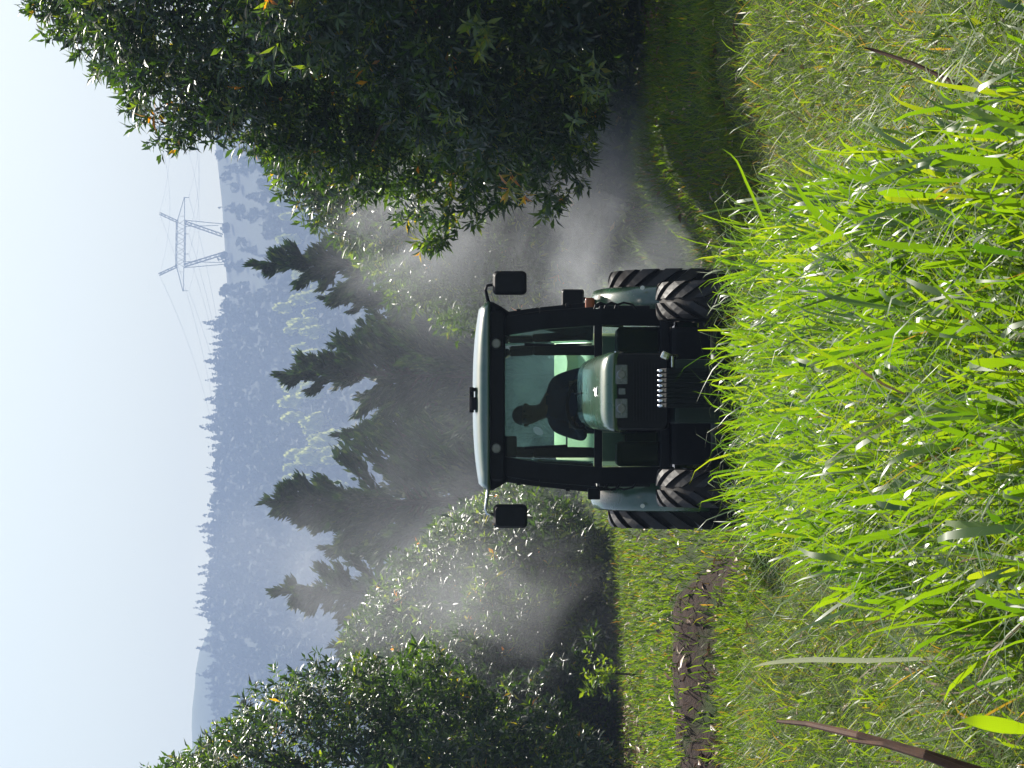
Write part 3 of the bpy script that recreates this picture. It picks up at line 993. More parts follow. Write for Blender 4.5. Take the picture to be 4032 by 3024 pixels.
def build_grass():
    # fine mat near
    x, y = scatter(128000, 4.2, 20.5, 0.5, 1.15)
    tm = tallmask(x, y)
    so = soilmask(x, y)
    clump = 0.28 * (wob(x, y, 5.0, 2.4) < -0.1)                     # bare gaps between tufts
    k = RNG.random(len(x)) > np.minimum(clump + 0.45 * so, 0.75) + 0.65 * tm
    x, y, tm = x[k], y[k], tm[k]
    n = len(x)
    patch = 0.5 + 0.5 * wob(x, y, 1.1, 3.0)
    h = RNG.uniform(0.08, 0.24, n) * (0.7 + 0.6 * patch) * (1 + 0.6 * tm)
    w_ = RNG.uniform(0.0035, 0.0075, n)
    dry = RNG.random(n) < 0.04 + 0.16 * np.clip(wob(x, y, 0.8, 5.1), 0, 1)
    tone = np.where(dry, RNG.uniform(0.78, 1.0, n), np.clip(0.28 + 0.3 * patch + RNG.normal(0, 0.13, n), 0, 0.75))
    v, f, t = blades(base_at(x, y), h, w_, RNG.uniform(0, 2 * PI, n), RNG.uniform(0, 0.9, n), RNG.uniform(0.3, 2.6, n), tone, 3)
    o = np_mesh('grass', v, f, M['grass'], t, True)
    tag(o, 'fine tangled green and straw coloured grass covering the near ground', 'grass', kind='stuff')

    # tall broad blades in the middle, in tussocks
    n0 = 1500
    cx, cy = RNG.uniform(-1.6, 1.6, n0), RNG.uniform(5.7, 17.0, n0)
    k = RNG.random(n0) < tallmask(cx, cy)
    cx, cy = cx[k], cy[k]
    per = 24
    x = np.repeat(cx, per) + RNG.normal(0, 0.042, len(cx) * per)
    y = np.repeat(cy, per) + RNG.normal(0, 0.042, len(cx) * per)
    n = len(x)
    sz = np.repeat(RNG.uniform(0.75, 1.12, len(cx)), per)
    far = 1 + 0.22 * smooth01(11, 15, y)
    h = RNG.uniform(0.34, 0.86, n) * sz * far
    w_ = RNG.uniform(0.009, 0.030, n)
    az = np.where(RNG.random(n) < 0.65, RNG.normal(-PI / 2, 0.9, n), RNG.uniform(0, 2 * PI, n))
    tone = np.clip(RNG.normal(0.42, 0.22, n), 0, 0.80)
    bz = base_at(x, y)
    onstem = RNG.random(n) < 0.40                                    # leaves that leave a stem part way up
    bz[:, 2] += np.where(onstem, RNG.uniform(0.02, 0.50, n) * sz, 0)
    h = np.where(onstem, RNG.uniform(0.18, 0.46, n), h)
    w_ = np.where(onstem, w_ * 0.85, w_ * 0.72)
    v, f, t = blades(bz, h, w_, az, np.where(onstem, RNG.uniform(0.10, 0.8, n), RNG.uniform(0.02, 0.45, n)), RNG.uniform(0.8, 2.3, n), tone, 8, RNG.uniform(0.5, 0.95, n))
    o = np_mesh('tall_grass', v, f, M['broad'], t, True)
    tag(o, 'tall broad bladed bright green grass in front of the tractor', 'grass', kind='stuff')

    # thin upright stems and medium blades filling the tall stand
    n = 11000
    x, y = RNG.uniform(-1.7, 1.7, n), RNG.uniform(4.6, 17.2, n)
    k = RNG.random(n) < tallmask(x, y)
    x, y = x[k], y[k]
    n = len(x)
    h = RNG.uniform(0.30, 0.76, n) * (1 + 0.22 * smooth01(11, 15, y))
    tone = np.where(RNG.random(n) < 0.10, RNG.uniform(0.8, 1, n), np.clip(RNG.normal(0.5, 0.16, n), 0, 0.75))
    v, f, t = blades(base_at(x, y), h, RNG.uniform(0.004, 0.010, n), RNG.uniform(0, 2 * PI, n), RNG.uniform(0, 0.5, n), RNG.uniform(0.3, 2.6, n), tone, 5)
    o = np_mesh('tall_fine_grass', v, f, M['grass'], t, True)
    tag(o, 'slender upright grass filling the tall bright stand', 'grass', kind='stuff')

    # bent and lying blades tangled through everything
    n = 30000
    x, y = scatter(n, 4.2, 18.5, 0.5, 1.1)
    n = len(x)
    tm = tallmask(x, y)
    b = base_at(x, y)
    b[:, 2] += RNG.uniform(0.03, 0.12, n) + tm * RNG.uniform(0.05, 0.45, n)
    straw = RNG.random(n) < 0.13 - 0.10 * tm
    tone = np.where(straw, RNG.uniform(0.8, 1, n), np.clip(RNG.normal(0.5, 0.18, n), 0, 0.75))
    v, f, t = blades(b, RNG.uniform(0.10, 0.38, n), RNG.uniform(0.003, 0.011, n), RNG.uniform(0, 2 * PI, n), RNG.uniform(0.7, 1.4, n), RNG.uniform(0.0, 1.6, n), tone, 4)
    o = np_mesh('bent_grass', v, f, M['grass'], t, True)
    tag(o, 'bent and lying blades and straw tangled through the grass', 'grass', kind='stuff')

    # scattered coarse blades on the sides
    n = 4200
    x, y = scatter(n, 4.4, 20.5, 0.4, 1.1)
    k = RNG.random(len(x)) < 0.4 + 0.6 * (wob(x, y, 1.4, 1.7) > 0.15)
    x, y = x[k], y[k]
    n = len(x)
    tone = np.where(RNG.random(n) < 0.12, RNG.uniform(0.93, 1, n), np.clip(RNG.normal(0.5, 0.2, n), 0, 0.88))
    v, f, t = blades(base_at(x, y), RNG.uniform(0.12, 0.36, n), RNG.uniform(0.005, 0.013, n), RNG.uniform(0, 2 * PI, n), RNG.uniform(0.1, 0.9, n), RNG.uniform(0.5, 2.8, n), tone, 5)
    o = np_mesh('coarse_grass', v, f, M['broad'], t, True)
    tag(o, 'coarse arching blades scattered over the side grass', 'grass', kind='stuff')

    # orchard floor beyond
    n = 110000
    y = 20 + 50 * RNG.uniform(0, 1, n) ** 1.7
    x = RNG.uniform(-1, 1, n) * (0.155 * y + 1.0)
    so = soilmask(x, y)
    k = RNG.random(n) > 0.5 * so
    x, y = x[k], y[k]
    n = len(x)
    tone = np.where(RNG.random(n) < 0.08, RNG.uniform(0.78, 1.0, n), np.clip(0.4 + RNG.normal(0, 0.16, n), 0, 0.75))
    v, f, t = blades(base_at(x, y), RNG.uniform(0.06, 0.19, n), RNG.uniform(0.008, 0.016, n), RNG.uniform(0, 2 * PI, n), RNG.uniform(0, 0.6, n), RNG.uniform(0.3, 1.7, n), tone, 2)
    o = np_mesh('orchard_grass', v, f, M['grass'], t, True)
    tag(o, 'short green grass on the orchard floor beyond the bank', 'grass', kind='stuff')

    # fallen leaves on the bare bank and in the grass
    n = 26000
    y = 4.5 + 40 * RNG.uniform(0, 1, n) ** 1.2
    x = RNG.uniform(-1, 1, n) * (0.155 * y + 0.6)
    k = RNG.random(n) < 0.10 + 0.9 * soilmask(x, y)
    x, y = x[k], y[k]
    n = len(x)
    p = np.stack([x, y, gh(x, y) + RNG.uniform(0.005, 0.05, n)], -1)
    d = RNG.normal(0, 1, (n, 3)); d[:, 2] *= 0.3
    nrm = RNG.normal(0, 0.5, (n, 3)); nrm[:, 2] += 1
    v, f, t = leaf_arrays(p, d, nrm, RNG.uniform(0.06, 0.16, n), RNG.uniform(0.02, 0.05, n), RNG.random(n))
    o = np_mesh('leaf_litter', v, f, M['litter'], t, True)
    tag(o, 'dry brown fallen leaves on the soil bank', 'leaf litter', kind='stuff')
build_grass()

# low broad-leaved weeds at the near left
def weeds():
    n0 = 900
    y = 5 + 12 * RNG.random(n0)
    x = RNG.uniform(-1, 1, n0) * (0.155 * y + 0.3)
    k = (tallmask(x, y) < 0.2) & (wob(x, y, 0.9, 6.0) > 0.1)
    x, y = x[k], y[k]
    n = len(x)
    rg = np.random.default_rng(31)
    p = np.stack([x, y, gh(x, y) + rg.uniform(0.05, 0.16, n)], -1)
    a = unit(np.stack([rg.normal(0, 0.3, n), rg.normal(0, 0.3, n), np.ones(n)], -1))
    pos, d, nrm, L, W, tone = whorl_leaves(p, a, np.full(n, 0.8), rg, 8, 0.06, 0.03)
    v, f, t = leaf_arrays(pos, d, nrm, L, W, np.clip(rg.normal(0.55, 0.12, len(L)), 0, 0.8))
    o = np_mesh('weeds', v, f, M['grass'], t, True)
    tag(o, 'low leafy green weeds among the side grass', 'weeds', kind='stuff')
weeds()

# dry brown stalks
def stalk(pts, rad, label, sprigs=0):
    root = empty('dry_stalk', pts[0])
    o0 = Vector(pts[0])
    bm = tube(bmesh.new(), [Vector(p) - o0 for p in pts], rad, 7)
    obj('stem', bm, M['dry'], root)
    tag(root, label, 'dry stalk')
    for k in range(sprigs):
        a = Vector(pts[1 + k % (len(pts) - 1)]) - o0
        d = Vector((random.uniform(-.2, .2), random.uniform(-.05, .1), random.uniform(0.02, 0.15)))
        obj('twig', tube(bmesh.new(), [a, a + d * 0.6 + Vector((0, 0, .02)), a + d], [0.006, 0.004, 0.002], 5), M['dry'], root)
def at(u, v, y):
    return ((u - 1512) * y / 10000.0, y, 1.9 + (2100 - v) * y / 10000.0)
stalk([at(-120, 4330, 7.1), at(-30, 3900, 7.2), at(55, 3640, 7.25), at(130, 3380, 7.4), at(175, 3180, 7.6), at(185, 3060, 7.7)], [0.018, 0.017, 0.016, 0.012, 0.009, 0.005],
      'thick brown dead stalk leaning in the near corner grass')
stalk([at(-130, 4400, 6.8), at(-50, 3900, 6.9), at(50, 3640, 7.0), at(95, 3480, 7.1), at(110, 3340, 7.2)], [0.013, 0.012, 0.011, 0.008, 0.004],
      'shorter dead brown stalk crossing in front of the thick one')
stalk([at(2600, 4080, 8.1), at(2690, 3770, 8.2), at(2770, 3600, 8.3), at(2825, 3440, 8.4), at(2835, 3400, 8.4)], [0.006, 0.007, 0.007, 0.006, 0.002],
      'dark brown dead stem bent over in the grass on the big tree side')

# a few large single blades that stand out
def big_blade(pts, wmax, label, tone, mat='broad'):
    P = [Vector(p) for p in pts]
    Q = []
    for i in range(len(P) - 1):
        for k in range(3):
            t = k / 3
            a, b = P[max(i - 1, 0)], P[min(i + 2, len(P) - 1)]
            m0, m1 = (P[i + 1] - a) * 0.5, (b - P[i]) * 0.5
            Q.append((2 * t ** 3 - 3 * t * t + 1) * P[i] + (t ** 3 - 2 * t * t + t) * m0 + (-2 * t ** 3 + 3 * t * t) * P[i + 1] + (t ** 3 - t * t) * m1)
    Q.append(P[-1])
    vs, fs = [], []
    n = len(Q)
    o0 = P[0]
    for i, q in enumerate(Q):
        d = (Q[min(i + 1, n - 1)] - Q[max(i - 1, 0)]).normalized()
        s = d.cross(Vector((0, 1, 0.35))).normalized()
        nn = s.cross(d)
        t = i / (n - 1)
        ww = wmax * min(1, 0.5 + 1.6 * t) * max(0.03, 1 - max(0, (t - 0.45) / 0.55) ** 1.6)
        vs += [q - o0 + s * ww / 2 + nn * ww * 0.12, q - o0 - nn * ww * 0.03, q - o0 - s * ww / 2 + nn * ww * 0.12]
    for i in range(n - 1):
        fs += [(3 * i, 3 * i + 1, 3 * i + 4, 3 * i + 3), (3 * i + 1, 3 * i + 2, 3 * i + 5, 3 * i + 4)]
    v = np.array([tuple(a) for a in vs]); f = np.array(fs)
    o = np_mesh('grass_blade', v, f, M[mat], np.full(len(v), tone), True)
    o.location = o0
    tag(o, label, 'grass blade')
big_blade([at(1940, 3860, 9.0), at(2020, 3600, 9.0), at(2080, 3350, 8.95), at(2200, 3200, 8.9), at(2330, 3115, 8.8)], 0.040,
          'long stiff blade arching out of the tall grass with a pale tip', 0.3)
big_blade([at(1900, 4230, 7.6), at(2100, 4040, 7.5), at(2420, 3900, 7.4), at(2600, 3800, 7.3), at(2720, 3880, 7.2), at(2860, 4000, 7.0)], 0.042,
          'whitish drooping blade bent over at the big tree side', 0.6, 'paleblade')
big_blade([at(150, 4060, 6.0), at(168, 3950, 5.95), at(185, 3850, 5.9), at(190, 3780, 5.9)], 0.036,
          'broad bright green blade tip at the picture edge by the dead stalks', 0.75)
big_blade([at(440, 3850, 9.6), at(425, 3420, 9.5), at(428, 3200, 9.42), at(415, 3030, 9.35), at(395, 2960, 9.2)], 0.020,
          'upright pale blade standing alone in the side grass', 0.8, 'paleblade')
big_blade([at(1940, 3450, 13.5), at(2060, 3080, 13.4), at(2260, 2960, 13.3), at(2390, 2900, 13.2), at(2440, 2840, 13.2)], 0.017,
          'thin yellow green blade arching over before the spray', 0.5)

# ------------------------------------------------------------------ tractor (local axes: +Y away from the camera, origin under the windscreen)
TX, TY = -0.095, 20.0
tz = 0.0
trac = empty('tractor', (TX, TY, tz), R(0.9))
tag(trac, 'green cab tractor with black grille driving towards us through the orchard', 'tractor')

def rrect(w, h, r, n=4, cx=0.0, cz=0.0):
    """rounded rectangle outline in x,z"""
    pts = []
    for (sx, sz, a0) in ((1, 1, 0), (-1, 1, 90), (-1, -1, 180), (1, -1, 270)):
        for k in range(n + 1):
            a = R(a0 + 90 * k / n)
            pts.append((cx + sx * (w / 2 - r) + r * math.cos(a), cz + sz * (h / 2 - r) + r * math.sin(a)))
    return pts

def ring(y, pts):
    return [(x, y, z) for x, z in pts]

# roof: crowned shell with rounded ends
def roof_ring(y, w, zlo, zhi, drop):
    n = 26
    top = []
    for k in range(n + 1):
        t = -1 + 2 * k / n
        x = w * t
        z = zhi - drop * abs(t) ** 2.6
        e = max(0, (abs(t) - 0.93) / 0.07)
        z -= 0.05 * e ** 2
        top.append((x, max(z, zlo + 0.01)))
    bot = [(w * 0.97, zlo), (0, zlo), (-w * 0.97, zlo)]
    return ring(y, top + bot)
bm = bmesh.new()
loft(bm, [roof_ring(-0.20, 0.70, 2.245, 2.285, 0.02), roof_ring(-0.16, 0.735, 2.24, 2.325, 0.035), roof_ring(-0.06, 0.75, 2.235, 2.355, 0.05),
          roof_ring(0.3, 0.755, 2.235, 2.385, 0.06), roof_ring(0.9, 0.75, 2.235, 2.385, 0.06), roof_ring(1.3, 0.74, 2.235, 2.36, 0.06), roof_ring(1.45, 0.69, 2.24, 2.30, 0.03)])
roof = obj('roof', bm, M['roofgreen'], trac, True)
# dark fascia under the roof's front edge, with two round work lights
bm = bmesh.new()
loft(bm, [ring(-0.13, rrect(1.30, 0.10, 0.03, 3, 0, 2.185)), ring(-0.10, rrect(1.34, 0.115, 0.03, 3, 0, 2.18)), ring(0.07, rrect(1.34, 0.115, 0.03, 3, 0, 2.18))])
visor = obj('visor', bm, M['frame'], trac)
for sx in (-1, 1):
    bm = bmesh.new()
    c = Vector((sx * 0.41, -0.14, 2.19))
    tube(bm, [c + Vector((0, 0.03, 0)), c, c - Vector((0, 0.012, 0))], [0.047, 0.049, 0.045], 18)
    wl = obj('work_light', bm, M['black'], trac, False)
    bm = bmesh.new()
    tube(bm, [c - Vector((0, 0.0125, 0)), c - Vector((0, 0.019, 0))], [0.038, 0.030], 18)
    obj('lens', bm, M['lensin'], wl)
bm = bmesh.new(); box(bm, (0, 0.62, 2.212), (1.22, 1.15, 0.03), 0.01); obj('headliner', bm, M['liner'], trac)
bm = bmesh.new()
box(bm, (-0.03, -0.03, 2.385), (0.20, 0.10, 0.035), 0.008); box(bm, (-0.06, -0.08, 2.365), (0.10, 0.04, 0.05), 0.006); box(bm, (0.05, -0.075, 2.37), (0.03, 0.04, 0.04), 0.005)
obj('roof_bracket', bm, M['black'], trac)

# cab posts
def post(name, pts, wx, wy):
    bm = bmesh.new()
    for a, b in zip(pts, pts[1:]):
        bar(bm, a, b, wx, wy)
    return obj(name, bm, M['frame'], trac)
for s in (-1, 1):
    bm = bmesh.new()
    secs = [((s * 0.62, 0.05, 0.86), 0.13), ((s * 0.625, 0.0, 1.36), 0.13), ((s * 0.585, 0.0, 1.85), 0.125), ((s * 0.55, 0.02, 2.13), 0.15), ((s * 0.52, 0.05, 2.24), 0.19)]
    loft(bm, [[(c[0] - wd / 2, c[1] - 0.05, c[2]), (c[0] + wd / 2, c[1] - 0.05, c[2]), (c[0] + wd / 2 + s * 0.0, c[1] + 0.06, c[2]), (c[0] - wd / 2, c[1] + 0.06, c[2])] for c, wd in secs])
    obj('front_pillar', bm, M['frame'], trac)
    post('door_pillar', [(s * 0.745, 0.72, 1.0), (s * 0.745, 0.72, 1.42), (s * 0.70, 0.70, 1.85), (s * 0.645, 0.68, 2.235)], 0.035, 0.06)
    post('door_frame', [(s * 0.70, 0.36, 1.40), (s * 0.665, 0.34, 1.85), (s * 0.60, 0.32, 2.22)], 0.022, 0.04)
    post('rear_pillar', [(s * 0.43 - 0.03, 1.34, 1.2), (s * 0.43 - 0.03, 1.34, 1.9), (s * 0.42 - 0.03, 1.33, 2.10), (s * 0.36 - 0.03, 1.32, 2.2)], 0.085, 0.06)
    # hinges on the door edge
    for z in (1.62, 2.02):
        obj('hinge', newbox((s * (0.775 - (z - 1.42) * 0.12), 0.70, z), (0.03, 0.05, 0.035), 0.006), M['black'], trac)
    # side glass
    def pane(name, quad, mat, th=0.005):
        q = [Vector(p) for p in quad]
        nn = (q[1] - q[0]).cross(q[3] - q[0]).normalized() * th / 2
        return obj(name, loft(bmesh.new(), [[p + nn for p in q], [p - nn for p in q]]), mat, trac)
    pane('door_glass', [(s * 0.655, 0.07, 1.40), (s * 0.738, 0.685, 1.40), (s * 0.645, 0.65, 2.2), (s * 0.575, 0.08, 2.2)], M['glass'])
    pane('quarter_glass', [(s * 0.74, 0.755, 1.40), (s * 0.50 - 0.03, 1.335, 1.40), (s * 0.47 - 0.03, 1.33, 2.18), (s * 0.64, 0.72, 2.2)], M['glass'])
    pane('lower_glass', [(s * 0.555, 0.012, 0.92), (s * 0.29, 0.012, 0.92), (s * 0.29, 0.002, 1.355), (s * 0.555, 0.002, 1.355)], M['glasslow'])
    # inner lower door panels and step
    bm = bmesh.new(); box(bm, (s * 0.69, 0.36, 1.18), (0.05, 0.66, 0.40), 0.015); obj('lower_door', bm, M['black'], trac)
    bm = bmesh.new()
    box(bm, (s * 0.70, 0.30, 0.52), (0.26, 0.30, 0.03), 0.006); box(bm, (s * 0.83, 0.30, 0.67), (0.02, 0.30, 0.30), 0.004); box(bm, (s * 0.70, 0.30, 0.80), (0.28, 0.34, 0.03), 0.006)
    obj('step', bm, M['black'], trac)
    # handrail: three curved bars between pillar and fender
    bm = bmesh.new()
    for (za, zb) in ((1.42, 1.33), (1.34, 1.24), (1.26, 1.12)):
        tube(bm, [(s * 0.68, -0.02, za), (s * 0.715, -0.04, za - 0.01), (s * 0.735, -0.03, (za + zb) / 2), (s * 0.72, -0.02, zb), (s * 0.68, -0.02, zb - 0.03)], 0.009, 7)
    obj('handrail', bm, M['black'], trac)

bm = bmesh.new()
wq = [[(-0.565, 0.008, 1.425), (0.565, 0.008, 1.425), (0.535, 0.015, 1.85), (0.50, 0.03, 2.13), (-0.50, 0.03, 2.13), (-0.535, 0.015, 1.85)]]
loft(bm, [[Vector(p) for p in wq[0]], [Vector(p) + Vector((0, 0.006, 0)) for p in wq[0]]])
obj('windscreen', bm, M['glassfront'], trac)
bm = bmesh.new()
wq = [(-0.455, 1.34, 1.30), (0.395, 1.34, 1.30), (0.38, 1.335, 2.0), (0.32, 1.33, 2.14), (-0.38, 1.33, 2.14), (-0.44, 1.335, 2.0)]
loft(bm, [[Vector(p) for p in wq], [Vector(p) + Vector((0, 0.006, 0)) for p in wq]])
obj('rear_window', bm, M['glass'], trac)
bm = bmesh.new(); box(bm, (-0.03, 1.34, 2.18), (0.86, 0.05, 0.07), 0.012); box(bm, (-0.03, 1.34, 1.24), (0.92, 0.05, 0.10), 0.012); box(bm, (-0.24, 1.36, 1.62), (0.52, 0.012, 0.016), 0.003)
obj('rear_frame', bm, M['frame'], trac)
bm = bmesh.new(); box(bm, (0, -0.005, 1.39), (1.14, 0.07, 0.062), 0.012); obj('cowl_bar', bm, M['frame'], trac)
bm = bmesh.new(); box(bm, (0, 0.0, 0.87), (1.36, 0.10, 0.07), 0.015); box(bm, (0, 0.65, 0.85), (1.22, 1.25, 0.05), 0.01); obj('cab_floor', bm, M['black'], trac)
bm = bmesh.new(); box(bm, (0, 1.36, 1.02), (1.10, 0.05, 0.34), 0.02); obj('rear_wall', bm, M['frame'], trac)
bm = bmesh.new(); box(bm, (0, 0.45, 0.62), (1.08, 1.1, 0.40), 0.04); obj('underbody', bm, M['black'], trac)
# interior: dashboard, wheel, seat, rear consoles
bm = bmesh.new(); box(bm, (-0.06, 0.20, 1.18), (0.42, 0.26, 0.62), 0.05, None, 3); obj('dashboard', bm, M['black'], trac)
bm = bmesh.new()
wc = Vector((-0.07, 0.50, 1.53)); tilt = Matrix.Rotation(R(-32), 3, 'X')
prev = None
pts = [wc + tilt @ Vector((0.185 * math.cos(2 * PI * k / 24), 0.185 * math.sin(2 * PI * k / 24), 0)) for k in range(25)]
tube(bm, pts, 0.015, 8, caps=False)
tube(bm, [wc, wc - tilt @ Vector((0, 0, 0.32))], 0.025, 8)
for a in (90, 210, 330):
    tube(bm, [wc, wc + tilt @ Vector((0.18 * math.cos(R(a)), 0.18 * math.sin(R(a)), 0))], 0.010, 6)
obj('steering_wheel', bm, M['black'], trac, True)
bm = bmesh.new(); box(bm, (-0.07, 0.88, 1.12), (0.48, 0.46, 0.13), 0.05, None, 3); obj('seat', bm, M['seat'], trac, True)
bm = bmesh.new(); box(bm, (-0.07, 1.14, 1.42), (0.46, 0.12, 0.52), 0.05, Matrix.Rotation(R(-8), 3, 'X'), 3); obj('backrest', bm, M['seat'], trac, True)
for s in (-1, 1):
    bm = bmesh.new(); box(bm, (s * 0.46, 0.62, 1.05), (0.20, 0.55, 0.36), 0.05, None, 3); obj('side_console', bm, M['black'], trac, True)
    bm = bmesh.new(); box(bm, (s * 0.37 - 0.01, 1.17, 1.26), (0.30, 0.22, 0.24), 0.04, None, 3)
    obj('rear_console', bm, M['console'], trac)
    bm = bmesh.new()                                                     # wiper arm on the glass
    tube(bm, [(s * 0.41, -0.012, 1.44), (s * 0.405, -0.02, 1.72)], 0.008, 6); box(bm, (s * 0.40, -0.018, 1.80), (0.022, 0.014, 0.34), 0.004, Matrix.Rotation(R(s * 3), 3, 'Y'))
    obj('wiper', bm, M['black'], trac)
bm = bmesh.new(); box(bm, (-0.40, 0.10, 2.08), (0.17, 0.03, 0.10), 0.02, Matrix.Rotation(R(8), 3, 'Z'), 3); tube(bm, [(-0.40, 0.11, 2.12), (-0.40, 0.14, 2.2)], 0.008, 6)
obj('interior_mirror', bm, M['black'], trac)
bm = bmesh.new()                                                          # thin pale oval disc on the glass
tube(bm, [(-0.275, 0.0045, 1.862), (-0.275, 0.0075, 1.862)], 0.045, 20)
bmesh.ops.transform(bm, matrix=Matrix.Translation((-0.275, 0, 1.862)) @ Matrix.Rotation(R(35), 4, 'Y') @ Matrix.Diagonal((0.62, 1, 1.0, 1)) @ Matrix.Translation((0.275, 0, -1.862)), verts=bm.verts[:])
obj('pale_oval', bm, mat_simple('pale_oval_surface', (0.32, 0.42, 0.40), 0.5), trac)

# mirrors
for s, mx, z0, z1 in ((1, 0.885, 1.955, 2.215), (-1, -0.94, 1.945, 2.215)):
    bm = bmesh.new()
    loft(bm, [ring(-0.16, rrect(0.15, 0.23, 0.03, 4, mx, (z0 + z1) / 2)), ring(-0.13, rrect(0.185, 0.265, 0.035, 4, mx, (z0 + z1) / 2)), ring(-0.085, rrect(0.185, 0.265, 0.035, 4, mx, (z0 + z1) / 2)),
              ring(-0.08, rrect(0.165, 0.245, 0.03, 4, mx, (z0 + z1) / 2))])
    mir = obj('mirror', bm, M['black'], trac)
    bm = bmesh.new(); box(bm, (mx, -0.0775, (z0 + z1) / 2), (0.155, 0.004, 0.235), 0.0)
    obj('mirror_glass', bm, M['metal'], mir)
    bm = bmesh.new()
    tube(bm, [(s * 0.66, -0.02, 2.20), (s * 0.74, -0.06, 2.255), (mx - s * 0.055, -0.10, 2.275), (mx - s * 0.02, -0.11, 2.262), (mx - s * 0.012, -0.11, z1 - 0.01)], [0.016, 0.015, 0.012, 0.012, 0.012], 8)
    obj('mirror_arm', bm, M['metal'] if s < 0 else M['black'], trac, True)
    bm = bmesh.new(); tube(bm, [(s * 0.62, 0.0, 2.13), (s * 0.68, -0.02, 2.20), (s * 0.73, -0.05, 2.24)], [0.06, 0.05, 0.02], 8); obj('mirror_bracket', bm, M['black'], trac, True)

# hood: top shell in green, black nose panel and side screens
def hood_ring(y, w, zt, zs, k=0.06):
    """outline of the hood's upper shell from side edge zs up over the top zt"""
    pts = []
    n = 16
    for i in range(n + 1):
        a = PI * i / n
        ca, sa = math.cos(a), math.sin(a)
        ex = 0.42
        pts.append((w * math.copysign(abs(ca) ** ex, ca), zs + (zt - zs) * abs(sa) ** 0.55))
    return ring(y, pts)
HOODX = 0.015
hr = [(-1.74, 0.20, 1.335, 1.315), (-1.725, 0.265, 1.368, 1.30), (-1.69, 0.285, 1.395, 1.28), (-1.55, 0.292, 1.425, 1.25), (-1.2, 0.295, 1.475, 1.22), (-0.75, 0.292, 1.525, 1.20), (-0.30, 0.285, 1.56, 1.20)]
bm = bmesh.new()
loft(bm, [[(x + HOODX, y, z) for x, y, z in hood_ring(*h)] for h in hr])
hood = obj('hood', bm, M['green'], trac, True)
bm = bmesh.new(); box(bm, (HOODX, -0.50, 1.557), (0.012, 0.40, 0.012), 0.003, Matrix.Rotation(R(6), 3, 'X')); obj('hood_seam', bm, M['black'], hood)
# raised leaping-deer-like badge on the nose of the hood
BADGE = [(-34, 2), (-20, 14), (-2, 10), (6, 18), (14, 30), (18, 18), (30, 16), (24, 8), (20, 0), (36, -12), (16, -8), (2, -10), (-16, -6), (-30, -20), (-24, -4)]
def on_hood(px, pz):
    y = -1.47 + pz * 0.0045
    zt = float(np.interp(y, [h[0] for h in hr], [h[2] for h in hr]))
    return Vector((HOODX + px * 0.0011, y, zt + 0.004))
bm = bmesh.new()
lo = [on_hood(*p) for p in BADGE]
loft(bm, [lo, [p + Vector((0, -0.002, 0.005)) for p in lo]])
obj('badge', bm, M['white'], hood)
# nose: black panel with headlights
bm = bmesh.new()
loft(bm, [[(x + HOODX, y, z) for x, y, z in ring(-1.72, rrect(0.53, 0.36, 0.04, 3, 0, 1.12))], [(x + HOODX, y, z) for x, y, z in ring(-1.70, rrect(0.555, 0.375, 0.04, 3, 0, 1.12))],
          [(x + HOODX, y, z) for x, y, z in ring(-1.0, rrect(0.56, 0.42, 0.03, 3, 0, 1.10))], [(x + HOODX, y, z) for x, y, z in ring(-0.32, rrect(0.56, 0.46, 0.03, 3, 0, 1.08))]])
nose = obj('grille', bm, M['black'], trac)
bm = bmesh.new()
for k in range(9):
    box(bm, (HOODX, -1.722, 1.00 + 0.022 * k), (0.42, 0.010, 0.008), 0.001)
obj('grille_bars', bm, M['black'], nose)
for s in (-1, 1):
    bm = bmesh.new(); box(bm, (HOODX + s * 0.122, -1.724, 1.268), (0.142, 0.022, 0.092), 0.010)
    hl = obj('headlight', bm, M['lens'], trac)
    bm = bmesh.new(); tube(bm, [(HOODX + s * 0.122, -1.734, 1.268), (HOODX + s * 0.122, -1.739, 1.268)], [0.036, 0.026], 18)
    box(bm, (HOODX + s * 0.122, -1.737, 1.268), (0.10, 0.003, 0.004), 0)
    obj('reflector', bm, M['lensin'], hl)
    bm = bmesh.new(); tube(bm, [(HOODX + s * 0.285, -1.70, 1.31), (HOODX + s * 0.288, -1.4, 1.25), (HOODX + s * 0.286, -0.9, 1.20)], 0.006, 6); obj('hood_trim', bm, M['metal'] if s > 0 else M['black'], trac)
bm = bmesh.new(); box(bm, (HOODX, -1.726, 1.262), (0.046, 0.012, 0.05), 0.006); obj('grille_emblem', bm, M['lens'], trac)
# front frame, weights and hitch
bm = bmesh.new(); box(bm, (HOODX, -1.35, 0.72), (0.46, 0.95, 0.34), 0.03); box(bm, (HOODX, -1.0, 0.55), (0.34, 0.34, 0.34), 0.05); obj('front_frame', bm, M['chassis'], trac)
for k in range(8):
    x = HOODX + 0.02 + (k - 3.5) * 0.0355
    prof = [(-0.20, 0.60), (-0.20, 0.96), (-0.165, 0.99), (-0.12, 1.0), (-0.05, 1.0), (0.02, 0.975), (0.03, 0.62)]
    bm = bmesh.new()
    loft(bm, [[(x - 0.0155, -1.82 + a, b - 0.004) for a, b in prof], [(x - 0.010, -1.82 + a, b) for a, b in prof], [(x + 0.010, -1.82 + a, b) for a, b in prof], [(x + 0.0155, -1.82 + a, b - 0.004) for a, b in prof]])
    wt = obj('weight', bm, M['weight'], trac)
    bm = bmesh.new(); tube(bm, [(x, -1.83 - 0.165, 0.978), (x, -1.83 - 0.14, 1.006), (x, -1.83 - 0.09, 1.014)], [0.006, 0.0125, 0.008], 8)  # polished tube added so each weight top gleams in the sun
    obj('gleam_tube', bm, M['metal'], wt, True)
bm = bmesh.new()
